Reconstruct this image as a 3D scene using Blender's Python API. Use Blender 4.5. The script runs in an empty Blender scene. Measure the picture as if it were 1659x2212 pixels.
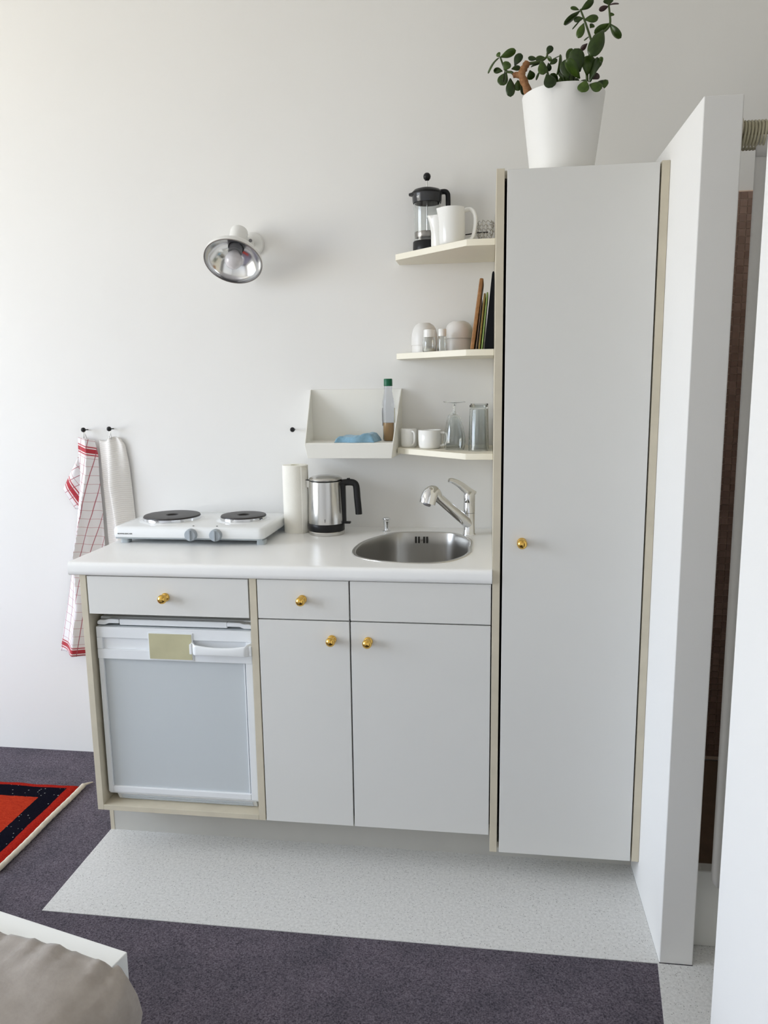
import bpy, bmesh, math, random
from mathutils import Vector, Matrix
random.seed(7)
PI = math.pi
SC = bpy.context.scene
COL = SC.collection

# ------------------------------------------------------------------ camera
cam_d = bpy.data.cameras.new('camera')
cam_d.sensor_fit = 'VERTICAL'
cam_d.sensor_height = 24.0
cam_d.lens = 24.0 * 1654.18 / 2212.0
cam_d.clip_start = 0.05
cam = bpy.data.objects.new('camera', cam_d)
COL.objects.link(cam)
_r = Vector((0.99066607, 0.13567852, -0.0131181))
_u = Vector((-0.00952352, 0.16489386, 0.98626534))
_f = Vector((-0.13597812, 0.97693467, -0.16464689))
cam.matrix_world = Matrix((
    (_r.x, _u.x, -_f.x, -0.0101),
    (_r.y, _u.y, -_f.y, -2.5959),
    (_r.z, _u.z, -_f.z, 1.3899),
    (0, 0, 0, 1)))
SC.camera = cam

# ------------------------------------------------------------------ world, window daylight, exposure
world = bpy.data.worlds.new('daylight')
SC.world = world
world.use_nodes = True
wn = world.node_tree.nodes
wl = world.node_tree.links
bg = wn['Background']
tc = wn.new('ShaderNodeTexCoord')
sp = wn.new('ShaderNodeSeparateXYZ')
rm = wn.new('ShaderNodeValToRGB')
mr = wn.new('ShaderNodeMapRange')
mr.inputs['From Min'].default_value = -1.0
wl.new(tc.outputs['Generated'], sp.inputs[0])
wl.new(sp.outputs['Z'], mr.inputs['Value'])
wl.new(mr.outputs['Result'], rm.inputs[0])
rm.color_ramp.elements[0].position = 0.46
rm.color_ramp.elements[0].color = (0.78, 0.757, 0.68, 1)
rm.color_ramp.elements[1].position = 0.53
rm.color_ramp.elements[1].color = (0.86, 0.96, 1.11, 1)
wl.new(rm.outputs[0], bg.inputs['Color'])
bg.inputs['Strength'].default_value = 10.0

WIN_X, WIN_Y0, WIN_Y1, WIN_Z0, WIN_Z1 = -3.90, -3.15, -0.80, 0.50, 2.60
portal_d = bpy.data.lights.new('window_portal', 'AREA')
portal_d.shape = 'RECTANGLE'
portal_d.size = WIN_Z1 - WIN_Z0
portal_d.size_y = WIN_Y1 - WIN_Y0
portal_d.cycles.is_portal = True
portal = bpy.data.objects.new('window_portal', portal_d)
COL.objects.link(portal)
portal.location = (WIN_X - 0.10, (WIN_Y0 + WIN_Y1) / 2, (WIN_Z0 + WIN_Z1) / 2)
portal.rotation_euler = (0, -PI / 2, 0)

vs = SC.view_settings
vs.view_transform = 'Standard'
vs.look = 'None'
vs.gamma = 1.0
vs.use_curve_mapping = False
vs.exposure = 0.0
SC.cycles.max_bounces = 12
SC.cycles.diffuse_bounces = 7
SC.cycles.glossy_bounces = 6
SC.cycles.transmission_bounces = 12
SC.cycles.transparent_max_bounces = 12
SC.cycles.use_denoising = True
SC.cycles.use_adaptive_sampling = True
SC.cycles.adaptive_threshold = 0.02
SC.cycles.sample_clamp_indirect = 8.0
SC.cycles.blur_glossy = 0.5

# ------------------------------------------------------------------ materials
MAT = {}

def pbsdf(name, color, rough=0.5, metal=0.0, trans=0.0, ior=1.45, coat=0.0, spec=0.5, sheen=0.0):
    m = bpy.data.materials.new(name)
    m.use_nodes = True
    b = m.node_tree.nodes['Principled BSDF']
    b.inputs['Base Color'].default_value = (*color, 1)
    b.inputs['Roughness'].default_value = rough
    b.inputs['Metallic'].default_value = metal
    b.inputs['Transmission Weight'].default_value = trans
    b.inputs['IOR'].default_value = ior
    b.inputs['Coat Weight'].default_value = coat
    b.inputs['Specular IOR Level'].default_value = spec
    b.inputs['Sheen Weight'].default_value = sheen
    MAT[name] = m
    return m

def nodes(m):
    return m.node_tree.nodes, m.node_tree.links, m.node_tree.nodes['Principled BSDF']

def coords(n, kind='Object'):
    t = n.new('ShaderNodeTexCoord')
    return t.outputs[kind]

def noise(n, l, vec, scale, detail=4, rough=0.5):
    t = n.new('ShaderNodeTexNoise')
    t.inputs['Scale'].default_value = scale
    t.inputs['Detail'].default_value = detail
    t.inputs['Roughness'].default_value = rough
    l.new(vec, t.inputs['Vector'])
    return t.outputs['Fac']

def ramp(n, l, fac, stops, interp='LINEAR'):
    r = n.new('ShaderNodeValToRGB')
    r.color_ramp.interpolation = interp
    e = r.color_ramp.elements
    while len(e) < len(stops):
        e.new(0.5)
    for i, (p, c) in enumerate(stops):
        e[i].position = p
        e[i].color = (*c, 1)
    l.new(fac, r.inputs[0])
    return r.outputs[0]

def bump(n, l, b, height, strength=0.2, dist=0.001):
    k = n.new('ShaderNodeBump')
    k.inputs['Strength'].default_value = strength
    k.inputs['Distance'].default_value = dist
    l.new(height, k.inputs['Height'])
    l.new(k.outputs[0], b.inputs['Normal'])

def math_n(n, l, op, a, b=None, c=None):
    m = n.new('ShaderNodeMath')
    m.operation = op
    for i, v in enumerate((a, b, c)):
        if v is None:
            continue
        if isinstance(v, (int, float)):
            m.inputs[i].default_value = v
        else:
            l.new(v, m.inputs[i])
    return m.outputs[0]

def mixc(n, l, fac, a, b):
    m = n.new('ShaderNodeMix')
    m.data_type = 'RGBA'
    for sock, v in ((0, fac), (6, a), (7, b)):
        if isinstance(v, tuple):
            m.inputs[sock].default_value = (*v, 1)
        elif isinstance(v, (int, float)):
            m.inputs[sock].default_value = v
        else:
            l.new(v, m.inputs[sock])
    return m.outputs[2]

def grain(name, color, rough, var=0.04, scale=8.0, bscale=0.0, bstr=0.1, **kw):
    """plain paint or plastic with faint mottling and fine relief"""
    m = pbsdf(name, color, rough, **kw)
    n, l, b = nodes(m)
    v = coords(n)
    f = noise(n, l, v, scale, 3)
    lo = tuple(c * (1 - var) for c in color)
    hi = tuple(min(1, c * (1 + var)) for c in color)
    l.new(ramp(n, l, f, [(0.3, lo), (0.7, hi)]), b.inputs['Base Color'])
    if bscale:
        bump(n, l, b, noise(n, l, v, bscale, 3), bstr, 0.001)
    return m

grain('wall_paint', (0.82, 0.815, 0.80), 0.75, 0.012, 2.0, 60, 0.25)
grain('ceiling_paint', (0.86, 0.85, 0.83), 0.8, 0.01, 2.0)
grain('laminate', (0.89, 0.892, 0.885), 0.30, 0.008, 3.0)
grain('front_laminate', (0.725, 0.722, 0.70), 0.42, 0.008, 3.0, 700, 0.03)
grain('edge_cream', (0.61, 0.555, 0.44), 0.45, 0.05, 14.0)
grain('cabinet_inner', (0.70, 0.67, 0.58), 0.5, 0.02, 5.0)
grain('shelf_cream', (0.84, 0.80, 0.68), 0.45, 0.012, 6.0)
grain('plinth_paint', (0.53, 0.52, 0.485), 0.5, 0.03, 8.0)
grain('white_plastic', (0.80, 0.82, 0.84), 0.30, 0.01, 6.0)
grain('fridge_panel', (0.57, 0.605, 0.625), 0.22, 0.012, 3.0)
grain('tray_plastic', (0.83, 0.82, 0.77), 0.38, 0.01, 6.0)
grain('enamel_white', (0.83, 0.85, 0.86), 0.18, 0.006, 5.0)
grain('ceramic', (0.84, 0.84, 0.82), 0.12, 0.006, 6.0)
grain('stoneware', (0.76, 0.75, 0.73), 0.35, 0.02, 20.0)
grain('pot_white', (0.84, 0.84, 0.83), 0.45, 0.008, 9.0)
grain('black_plastic', (0.010, 0.010, 0.011), 0.35, 0.1, 20.0, spec=0.35)
grain('smoke_plastic', (0.035, 0.036, 0.04), 0.2, 0.1, 20.0)
grain('dark_gap', (0.02, 0.018, 0.015), 0.8, 0.1, 20.0)
grain('hotplate_iron', (0.030, 0.027, 0.027), 0.42, 0.15, 40.0, 300, 0.1)
grain('knob_grey', (0.36, 0.40, 0.44), 0.4, 0.03, 30.0)
grain('foot_grey', (0.42, 0.46, 0.48), 0.45, 0.03, 30.0)
grain('print_black', (0.02, 0.02, 0.022), 0.6, 0.05, 30.0)
grain('print_white', (0.8, 0.8, 0.8), 0.6, 0.02, 30.0)
grain('plate_beige', (0.50, 0.47, 0.30), 0.5, 0.06, 18.0)
grain('board_shade_black', (0.006, 0.007, 0.009), 0.6, 0.1, 20.0, spec=0.15)
grain('board_lime', (0.50, 0.72, 0.22), 0.4, 0.04, 20.0)
grain('board_pink', (0.42, 0.30, 0.24), 0.5, 0.05, 20.0)
grain('cap_green', (0.0, 0.115, 0.05), 0.4, 0.05, 30.0)
grain('label_cream', (0.72, 0.70, 0.55), 0.6, 0.05, 40.0)
grain('soil', (0.03, 0.02, 0.014), 0.95, 0.4, 60.0, 120, 0.8)
grain('tray_brown', (0.20, 0.135, 0.09), 0.4, 0.1, 20.0)
grain('bath_white', (0.75, 0.75, 0.72), 0.35, 0.02, 5.0)
grain('grout', (0.78, 0.62, 0.50), 0.9, 0.05, 30.0)
grain('ring_plastic', (0.62, 0.58, 0.42), 0.2, 0.04, 30.0, trans=0.35)
grain('rope_cream', (0.66, 0.60, 0.50), 0.9, 0.12, 60.0, 300, 0.6)
grain('bed_white', (0.86, 0.87, 0.85), 0.4, 0.008, 4.0)
grain('bulb_opal', (0.66, 0.64, 0.66), 0.12, 0.01, 9.0, coat=0.5)
grain('socket_grey', (0.20, 0.20, 0.21), 0.4, 0.03, 30.0)
grain('paper', (0.84, 0.82, 0.75), 0.9, 0.02, 25.0, 180, 0.5)
grain('lamp_white', (0.80, 0.80, 0.78), 0.35, 0.008, 8.0)

def metal(name, color, rough, aniso=None):
    m = pbsdf(name, color, rough, metal=1.0)
    n, l, b = nodes(m)
    v = coords(n)
    f = noise(n, l, v, 30, 2)
    rr = n.new('ShaderNodeMapRange')
    rr.inputs['To Min'].default_value = rough * 0.85
    rr.inputs['To Max'].default_value = rough * 1.15
    l.new(f, rr.inputs[0])
    l.new(rr.outputs[0], b.inputs['Roughness'])
    if aniso:
        mp = n.new('ShaderNodeMapping')
        mp.inputs['Scale'].default_value = aniso
        l.new(v, mp.inputs[0])
        bump(n, l, b, noise(n, l, mp.outputs[0], 1.0, 2), 0.08, 0.0005)
    return m

metal('chrome', (0.80, 0.81, 0.83), 0.07)
metal('brass', (0.76, 0.48, 0.12), 0.09)
metal('steel', (0.60, 0.59, 0.57), 0.24, (400, 400, 4))
metal('basin_steel', (0.42, 0.41, 0.39), 0.30)
metal('reflector', (0.78, 0.78, 0.78), 0.16)
metal('wire', (0.62, 0.61, 0.60), 0.2)
metal('mesh_steel', (0.33, 0.30, 0.28), 0.4)

m = pbsdf('glass', (0.96, 0.98, 0.975), 0.0, trans=1.0, ior=1.45)
m = pbsdf('bottle_clear', (0.86, 0.87, 0.90), 0.05, trans=1.0, ior=1.2)
m = pbsdf('liquid', (0.60, 0.38, 0.17), 0.1, trans=0.3, ior=1.33)

# --- carpet
m = pbsdf('carpet', (0.1, 0.09, 0.12), 0.95, spec=0.15)
n, l, b = nodes(m)
v = coords(n)
a = ramp(n, l, noise(n, l, v, 260, 3, 0.7), [(0.30, (0.032, 0.028, 0.038)), (0.72, (0.235, 0.212, 0.250))])
c2 = ramp(n, l, noise(n, l, v, 7, 5, 0.6), [(0.3, (0.72, 0.72, 0.74)), (0.7, (1.05, 1.0, 1.02))])
mx = n.new('ShaderNodeMix'); mx.data_type = 'RGBA'; mx.blend_type = 'MULTIPLY'
mx.inputs[0].default_value = 1.0
l.new(a, mx.inputs[6]); l.new(c2, mx.inputs[7])
l.new(mx.outputs[2], b.inputs['Base Color'])
bump(n, l, b, noise(n, l, v, 300, 3, 0.7), 0.7, 0.004)

# --- speckled linoleum
m = pbsdf('lino', (0.6, 0.6, 0.58), 0.45)
n, l, b = nodes(m)
v = coords(n)
base = ramp(n, l, noise(n, l, v, 140, 3, 0.7), [(0.32, (0.57, 0.57, 0.56)), (0.62, (0.72, 0.72, 0.71))])
vo = n.new('ShaderNodeTexVoronoi'); vo.inputs['Scale'].default_value = 230
l.new(v, vo.inputs['Vector'])
sel = n.new('ShaderNodeSeparateColor'); l.new(vo.outputs['Color'], sel.inputs[0])
spot = math_n(n, l, 'LESS_THAN', vo.outputs['Distance'], math_n(n, l, 'MULTIPLY', sel.outputs[1], 0.36))
pick = math_n(n, l, 'GREATER_THAN', sel.outputs[0], 0.55)
fac = math_n(n, l, 'MULTIPLY', math_n(n, l, 'MULTIPLY', spot, pick), 0.8)
l.new(mixc(n, l, fac, base, (0.26, 0.255, 0.25)), b.inputs['Base Color'])

# --- rug: red field, navy band with small flecks, red border (object coordinates, origin at its corner)
m = pbsdf('rug_wool', (0.4, 0.03, 0.01), 1.0, spec=0.05)
n, l, b = nodes(m)
v = coords(n)
s = n.new('ShaderNodeSeparateXYZ'); l.new(v, s.inputs[0])
ex = math_n(n, l, 'MULTIPLY', s.outputs[0], -1.0)
ey = math_n(n, l, 'MULTIPLY', s.outputs[1], -1.0)
wob = math_n(n, l, 'MULTIPLY', math_n(n, l, 'SUBTRACT', noise(n, l, v, 45, 2), 0.5), 0.006)
far = math_n(n, l, 'SUBTRACT', 0.475, ey)
dmin = math_n(n, l, 'ADD', math_n(n, l, 'MINIMUM', math_n(n, l, 'MINIMUM', ex, far), math_n(n, l, 'ADD', ey, 0.012)), wob)
red = ramp(n, l, noise(n, l, v, 160, 4, 0.7), [(0.3, (0.24, 0.010, 0.006)), (0.7, (0.42, 0.022, 0.012))])
mp = n.new('ShaderNodeMapping'); mp.inputs['Scale'].default_value = (60, 260, 60); l.new(v, mp.inputs[0])
org = ramp(n, l, noise(n, l, mp.outputs[0], 1.0, 4, 0.7), [(0.3, (0.28, 0.016, 0.007)), (0.72, (0.50, 0.050, 0.018))])
vo = n.new('ShaderNodeTexVoronoi'); vo.inputs['Scale'].default_value = 75; l.new(v, vo.inputs['Vector'])
sel = n.new('ShaderNodeSeparateColor'); l.new(vo.outputs['Color'], sel.inputs[0])
fl = math_n(n, l, 'MULTIPLY', math_n(n, l, 'LESS_THAN', vo.outputs['Distance'], 0.17), math_n(n, l, 'GREATER_THAN', sel.outputs[0], 0.50))
navy = mixc(n, l, fl, (0.0035, 0.0035, 0.009), (0.32, 0.32, 0.30))
inner = mixc(n, l, math_n(n, l, 'GREATER_THAN', dmin, 0.102), navy, org)
l.new(mixc(n, l, math_n(n, l, 'GREATER_THAN', dmin, 0.036), red, inner), b.inputs['Base Color'])
bump(n, l, b, noise(n, l, v, 240, 3, 0.7), 0.8, 0.004)

# --- red check dish towel (uv: u in checks, v in metres down the cloth)
def towel_material(name, bands):
    m = pbsdf(name, (0.8, 0.78, 0.78), 0.9, sheen=0.2)
    n, l, b = nodes(m)
    v = coords(n, 'UV')
    s = n.new('ShaderNodeSeparateXYZ'); l.new(v, s.inputs[0])
    fu = math_n(n, l, 'ABSOLUTE', math_n(n, l, 'SUBTRACT', math_n(n, l, 'FRACT', math_n(n, l, 'ADD', s.outputs[0], 0.5)), 0.5))
    lu = math_n(n, l, 'LESS_THAN', fu, 0.040)
    fv = math_n(n, l, 'ABSOLUTE', math_n(n, l, 'SUBTRACT', math_n(n, l, 'FRACT', math_n(n, l, 'ADD', math_n(n, l, 'DIVIDE', s.outputs[1], 0.031), 0.5)), 0.5))
    lv = math_n(n, l, 'MULTIPLY', math_n(n, l, 'LESS_THAN', fv, 0.028), 0.6)
    white = (0.80, 0.775, 0.785)
    c = mixc(n, l, lv, white, (0.42, 0.07, 0.09))
    inb = None
    for cen in bands:
        d = math_n(n, l, 'ABSOLUTE', math_n(n, l, 'SUBTRACT', s.outputs[1], cen))
        zone = math_n(n, l, 'LESS_THAN', d, 0.021)
        c = mixc(n, l, zone, c, (0.80, 0.72, 0.72))
        c = mixc(n, l, math_n(n, l, 'LESS_THAN', d, 0.0075), c, (0.45, 0.035, 0.05))
        d2 = math_n(n, l, 'ABSOLUTE', math_n(n, l, 'SUBTRACT', d, 0.0135))
        c = mixc(n, l, math_n(n, l, 'LESS_THAN', d2, 0.0020), c, (0.45, 0.05, 0.07))
    c = mixc(n, l, math_n(n, l, 'MULTIPLY', lu, 0.9), c, (0.40, 0.09, 0.12))
    l.new(c, b.inputs['Base Color'])
    bump(n, l, b, noise(n, l, coords(n), 400, 2), 0.3, 0.001)
    return m
towel_material('check_cloth', [0.036, 0.772])
towel_material('check_flap', [0.030])

m = pbsdf('waffle_cloth', (0.80, 0.775, 0.74), 0.95, sheen=0.2)
n, l, b = nodes(m)
v = coords(n, 'UV')
wv = n.new('ShaderNodeTexWave'); wv.wave_type = 'BANDS'; wv.bands_direction = 'Y'
wv.inputs['Scale'].default_value = 44; wv.inputs['Distortion'].default_value = 0.6; l.new(v, wv.inputs['Vector'])
l.new(ramp(n, l, wv.outputs['Fac'], [(0.0, (0.77, 0.74, 0.705)), (0.6, (0.83, 0.81, 0.78))]), b.inputs['Base Color'])
bump(n, l, b, wv.outputs['Fac'], 0.35, 0.002)

def fabric(name, lo, hi, scale, bs=0.4):
    m = pbsdf(name, lo, 0.9, sheen=0.25)
    n, l, b = nodes(m)
    v = coords(n)
    l.new(ramp(n, l, noise(n, l, v, scale, 4, 0.65), [(0.3, lo), (0.7, hi)]), b.inputs['Base Color'])
    bump(n, l, b, noise(n, l, v, scale * 12, 2), bs, 0.001)
    return m
fabric('bedspread', (0.27, 0.235, 0.205), (0.37, 0.33, 0.295), 14)
fabric('blue_cloth', (0.17, 0.33, 0.45), (0.27, 0.46, 0.60), 60)
fabric('curtain_white', (0.60, 0.59, 0.57), (0.64, 0.63, 0.61), 6, 0.1)

# --- wood
def wood(name, lo, hi):
    m = pbsdf(name, lo, 0.5)
    n, l, b = nodes(m)
    mp = n.new('ShaderNodeMapping'); mp.inputs['Scale'].default_value = (60, 6, 90)
    l.new(coords(n), mp.inputs[0])
    l.new(ramp(n, l, noise(n, l, mp.outputs[0], 1.0, 5, 0.6), [(0.25, lo), (0.75, hi)]), b.inputs['Base Color'])
    return m
wood('wood_brown', (0.24, 0.105, 0.035), (0.40, 0.20, 0.075))
wood('wood_olive', (0.30, 0.20, 0.05), (0.48, 0.34, 0.10))

# --- plant
m = pbsdf('leaf_green', (0.03, 0.09, 0.015), 0.30)
n, l, b = nodes(m)
v = coords(n)
oi = n.new('ShaderNodeObjectInfo')
cc = ramp(n, l, noise(n, l, v, 3, 3), [(0.3, (0.022, 0.050, 0.007)), (0.75, (0.062, 0.115, 0.015))])
c3 = ramp(n, l, oi.outputs['Random'], [(0.0, (0.35, 0.4, 0.4)), (1.0, (1.2, 1.15, 0.9))])
mx = n.new('ShaderNodeMix'); mx.data_type = 'RGBA'; mx.blend_type = 'MULTIPLY'; mx.inputs[0].default_value = 1.0
l.new(cc, mx.inputs[6]); l.new(c3, mx.inputs[7]); l.new(mx.outputs[2], b.inputs['Base Color'])
grain('leaf_purple', (0.045, 0.022, 0.022), 0.4, 0.2, 30.0)
grain('stem_green', (0.055, 0.085, 0.02), 0.5, 0.2, 60.0)
m = pbsdf('bark', (0.28, 0.13, 0.05), 0.7)
n, l, b = nodes(m)
v = coords(n)
f = noise(n, l, v, 70, 5, 0.7)
l.new(ramp(n, l, f, [(0.3, (0.17, 0.065, 0.02)), (0.7, (0.40, 0.20, 0.085))]), b.inputs['Base Color'])
bump(n, l, b, f, 0.5, 0.003)

m = pbsdf('tile_brown', (0.15, 0.08, 0.05), 0.3)
n, l, b = nodes(m)
oi = n.new('ShaderNodeObjectInfo')
l.new(ramp(n, l, oi.outputs['Random'], [(0.0, (0.24, 0.145, 0.11)), (1.0, (0.32, 0.205, 0.16))]), b.inputs['Base Color'])

# ------------------------------------------------------------------ geometry helpers
class MB:
    def __init__(self):
        self.v, self.f, self.uv = [], [], {}

    def box(self, x0, x1, y0, y1, z0, z1):
        k = len(self.v)
        self.v += [(x, y, z) for z in (z0, z1) for y in (y0, y1) for x in (x0, x1)]
        for q in ((0, 2, 3, 1), (4, 5, 7, 6), (0, 1, 5, 4), (2, 6, 7, 3), (0, 4, 6, 2), (1, 3, 7, 5)):
            self.f.append(tuple(k + i for i in q))
        return self

    def prism(self, poly, z0, z1, ax='z'):
        """polygon (ccw, in the plane across ax) swept from z0 to z1"""
        k = len(self.v); n = len(poly)
        def P(a, b, c):
            return {'z': (a, b, c), 'y': (a, c, b), 'x': (c, a, b)}[ax]
        self.v += [P(a, b, z0) for a, b in poly] + [P(a, b, z1) for a, b in poly]
        self.f.append(tuple(k + i for i in reversed(range(n))))
        self.f.append(tuple(k + n + i for i in range(n)))
        for i in range(n):
            j = (i + 1) % n
            self.f.append((k + i, k + j, k + n + j, k + n + i))
        return self

    def lathe(self, prof, c=(0, 0, 0), seg=32, axis=None, closed=False):
        """profile (radius, height); axis a Vector for the height direction"""
        k = len(self.v); n = len(prof)
        A = Vector(axis).normalized() if axis is not None else Vector((0, 0, 1))
        X = A.orthogonal().normalized() if axis is not None else Vector((1, 0, 0))
        Y = A.cross(X)
        C = Vector(c)
        rings = []
        for r, h in prof:
            if r < 1e-7:
                rings.append([len(self.v)]); self.v.append(tuple(C + A * h))
            else:
                ids = []
                for i in range(seg):
                    t = 2 * PI * i / seg
                    ids.append(len(self.v))
                    self.v.append(tuple(C + A * h + X * (r * math.cos(t)) + Y * (r * math.sin(t))))
                rings.append(ids)
        pairs = list(zip(rings, rings[1:]))
        if closed:
            pairs.append((rings[-1], rings[0]))
        for a, b in pairs:
            for i in range(seg):
                j = (i + 1) % seg
                if len(a) == 1 and len(b) == 1:
                    continue
                if len(a) == 1:
                    self.f.append((a[0], b[j], b[i]))
                elif len(b) == 1:
                    self.f.append((a[i], a[j], b[0]))
                else:
                    self.f.append((a[i], a[j], b[j], b[i]))
        return self

    def tube(self, pts, rad, seg=12, flat=None, caps=True):
        """swept tube; rad number or list; flat=(sx, sy) squashes the section"""
        P = [Vector(p) for p in pts]
        n = len(P)
        R = rad if isinstance(rad, (list, tuple)) else [rad] * n
        T = []
        for i in range(n):
            a = P[max(i - 1, 0)]; b = P[min(i + 1, n - 1)]
            T.append((b - a).normalized())
        N = T[0].orthogonal().normalized()
        rings = []
        for i in range(n):
            N = (N - T[i] * N.dot(T[i]))
            if N.length < 1e-6:
                N = T[i].orthogonal()
            N.normalize()
            B = T[i].cross(N)
            ids = []
            for s in range(seg):
                t = 2 * PI * s / seg
                sx, sy = flat or (1, 1)
                ids.append(len(self.v))
                self.v.append(tuple(P[i] + N * (R[i] * sx * math.cos(t)) + B * (R[i] * sy * math.sin(t))))
            rings.append(ids)
        for a, b in zip(rings, rings[1:]):
            for s in range(seg):
                j = (s + 1) % seg
                self.f.append((a[s], a[j], b[j], b[s]))
        if caps:
            self.f.append(tuple(reversed(rings[0])))
            self.f.append(tuple(rings[-1]))
        return self

    def grid(self, fn, nu, nv, uvfn=None):
        k = len(self.v)
        for j in range(nv + 1):
            for i in range(nu + 1):
                self.v.append(tuple(fn(i / nu, j / nv)))
                if uvfn:
                    self.uv[len(self.v) - 1] = uvfn(i / nu, j / nv)
        for j in range(nv):
            for i in range(nu):
                a = k + j * (nu + 1) + i
                self.f.append((a, a + 1, a + nu + 2, a + nu + 1))
        return self

    def build(self, name, mat, parent=None, org=None, bevel=0, smooth=35, solid=0, sub=0, seg=2):
        o = Vector(org) if org is not None else Vector(parent['_org'] if parent is not None and '_org' in parent else (0, 0, 0))
        me = bpy.data.meshes.new(name)
        me.from_pydata([tuple(Vector(p) - o) for p in self.v], [], self.f)
        if self.uv:
            ul = me.uv_layers.new(name='UVMap')
            for lp in me.loops:
                ul.data[lp.index].uv = self.uv.get(lp.vertex_index, (0, 0))
        me.update()
        if not self.uv:
            bm = bmesh.new(); bm.from_mesh(me)
            bmesh.ops.recalc_face_normals(bm, faces=bm.faces)
            bm.to_mesh(me); bm.free()
        ob = bpy.data.objects.new(name, me)
        COL.objects.link(ob)
        me.materials.append(MAT[mat])
        if parent is not None:
            ob.parent = parent
            ob['_org'] = tuple(o)
        else:
            ob.location = o
            ob['_org'] = tuple(o)
        if smooth:
            for p in me.polygons:
                p.use_smooth = True
            me.set_sharp_from_angle(angle=math.radians(smooth))
        if solid:
            md = ob.modifiers.new('solid', 'SOLIDIFY'); md.thickness = solid; md.offset = 0
        if bevel:
            md = ob.modifiers.new('bevel', 'BEVEL'); md.width = bevel; md.segments = seg
            md.limit_method = 'ANGLE'; md.angle_limit = math.radians(40); md.harden_normals = True
        if sub:
            md = ob.modifiers.new('sub', 'SUBSURF'); md.levels = sub; md.render_levels = sub
        return ob

def tag(o, label, cat, group=None):
    o['label'] = label
    o['category'] = cat
    if group:
        o['group'] = group
    return o

def thing(name, label, cat, loc, group=None):
    o = bpy.data.objects.new(name, None)
    COL.objects.link(o)
    o.location = loc
    o['_org'] = tuple(loc)
    o.empty_display_size = 0.05
    return tag(o, label, cat, group)

def struct(o, label=None):
    o['kind'] = 'structure'
    if label:
        o['label'] = label
    return o

def Bx(*a):
    return MB().box(*a)

def smoothpath(pts, n=6):
    """Catmull-Rom through points"""
    P = [Vector(p) for p in pts]
    out = []
    for i in range(len(P) - 1):
        p0 = P[max(i - 1, 0)]; p1 = P[i]; p2 = P[i + 1]; p3 = P[min(i + 2, len(P) - 1)]
        for k in range(n):
            t = k / n
            out.append(0.5 * ((2 * p1) + (p2 - p0) * t + (2 * p0 - 5 * p1 + 4 * p2 - p3) * t * t + (3 * p1 - p0 - 3 * p2 + p3) * t ** 3))
    out.append(P[-1])
    return out

def text(name, body, size, mat, parent, loc, rot, align='CENTER'):
    cu = bpy.data.curves.new(name, 'FONT')
    cu.body = body; cu.size = size; cu.extrude = 0.0002; cu.space_line = 0.72
    cu.align_x = align; cu.align_y = 'CENTER'
    o = bpy.data.objects.new(name, cu)
    COL.objects.link(o)
    o.data.materials.append(MAT[mat])
    bpy.context.view_layer.update()
    me = bpy.data.meshes.new_from_object(o.evaluated_get(bpy.context.evaluated_depsgraph_get()))
    bpy.data.objects.remove(o)
    bpy.data.curves.remove(cu)
    o = bpy.data.objects.new(name, me)
    COL.objects.link(o)
    o.parent = parent
    o.location = Vector(loc) - Vector(parent['_org'])
    o.rotation_euler = rot
    return o

# ------------------------------------------------------------------ the room
struct(Bx(-3.90, 1.45, -4.30, 0.0, -0.10, -0.002).build('floor', 'carpet', smooth=0), 'dark purple-grey short pile carpet')
struct(Bx(-1.197, 0.408, -0.877, 0.0, -0.0018, 0.0).build('floor_lino', 'lino', smooth=0), 'pale speckled linoleum in front of the kitchenette')
bl = MB().prism([(0.404, -0.877), (0.372, -1.12), (0.372, -4.30), (1.45, -4.30), (1.45, 0.0), (0.486, 0.0), (0.486, -0.877)][::-1], -0.0018, 0.0003)
struct(bl.build('floor_bathroom', 'lino', smooth=0), 'pale speckled linoleum of the washroom')
struct(Bx(-4.02, 1.55, 0.0, 0.12, -0.10, 3.0).build('wall_back', 'wall_paint', smooth=0), 'white painted back wall')
struct(Bx(-4.02, 1.55, -4.42, -4.30, -0.10, 3.0).build('wall_front', 'wall_paint', smooth=0), 'white painted wall facing the kitchenette')
wl_ = MB()
wl_.box(WIN_X - 0.12, WIN_X, -4.30, WIN_Y0, -0.10, 3.0).box(WIN_X - 0.12, WIN_X, WIN_Y1, 0.0, -0.10, 3.0)
wl_.box(WIN_X - 0.12, WIN_X, WIN_Y0, WIN_Y1, -0.10, WIN_Z0).box(WIN_X - 0.12, WIN_X, WIN_Y0, WIN_Y1, WIN_Z1, 3.0)
struct(wl_.build('wall_left', 'wall_paint', smooth=0), 'white painted wall with the window')
struct(Bx(1.45, 1.55, -4.30, 0.0, -0.10, 3.0).build('wall_right', 'wall_paint', smooth=0), 'white painted wall of the washroom side')
struct(Bx(-4.02, 1.55, -4.42, 0.12, 2.95, 3.05).build('ceiling', 'ceiling_paint', smooth=0), 'white ceiling')
wf = MB()
for y0, y1 in ((WIN_Y0, WIN_Y0 + 0.06), (WIN_Y1 - 0.06, WIN_Y1), ((WIN_Y0 + WIN_Y1) / 2 - 0.05, (WIN_Y0 + WIN_Y1) / 2 + 0.05)):
    wf.box(WIN_X - 0.08, WIN_X - 0.02, y0, y1, WIN_Z0, WIN_Z1)
for z0, z1 in ((WIN_Z0, WIN_Z0 + 0.06), (WIN_Z1 - 0.06, WIN_Z1)):
    wf.box(WIN_X - 0.075, WIN_X - 0.025, WIN_Y0 + 0.06, WIN_Y1 - 0.06, z0, z1)
struct(wf.build('window_1', 'lamp_white', smooth=0), 'white window frame beyond the picture')
struct(Bx(0.408, 0.486, -0.874, 0.0, -0.0018, 1.951).build('wall_partition', 'wall_paint', bevel=0.003, smooth=0), 'white partition wall beside the tall cabinet')
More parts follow.
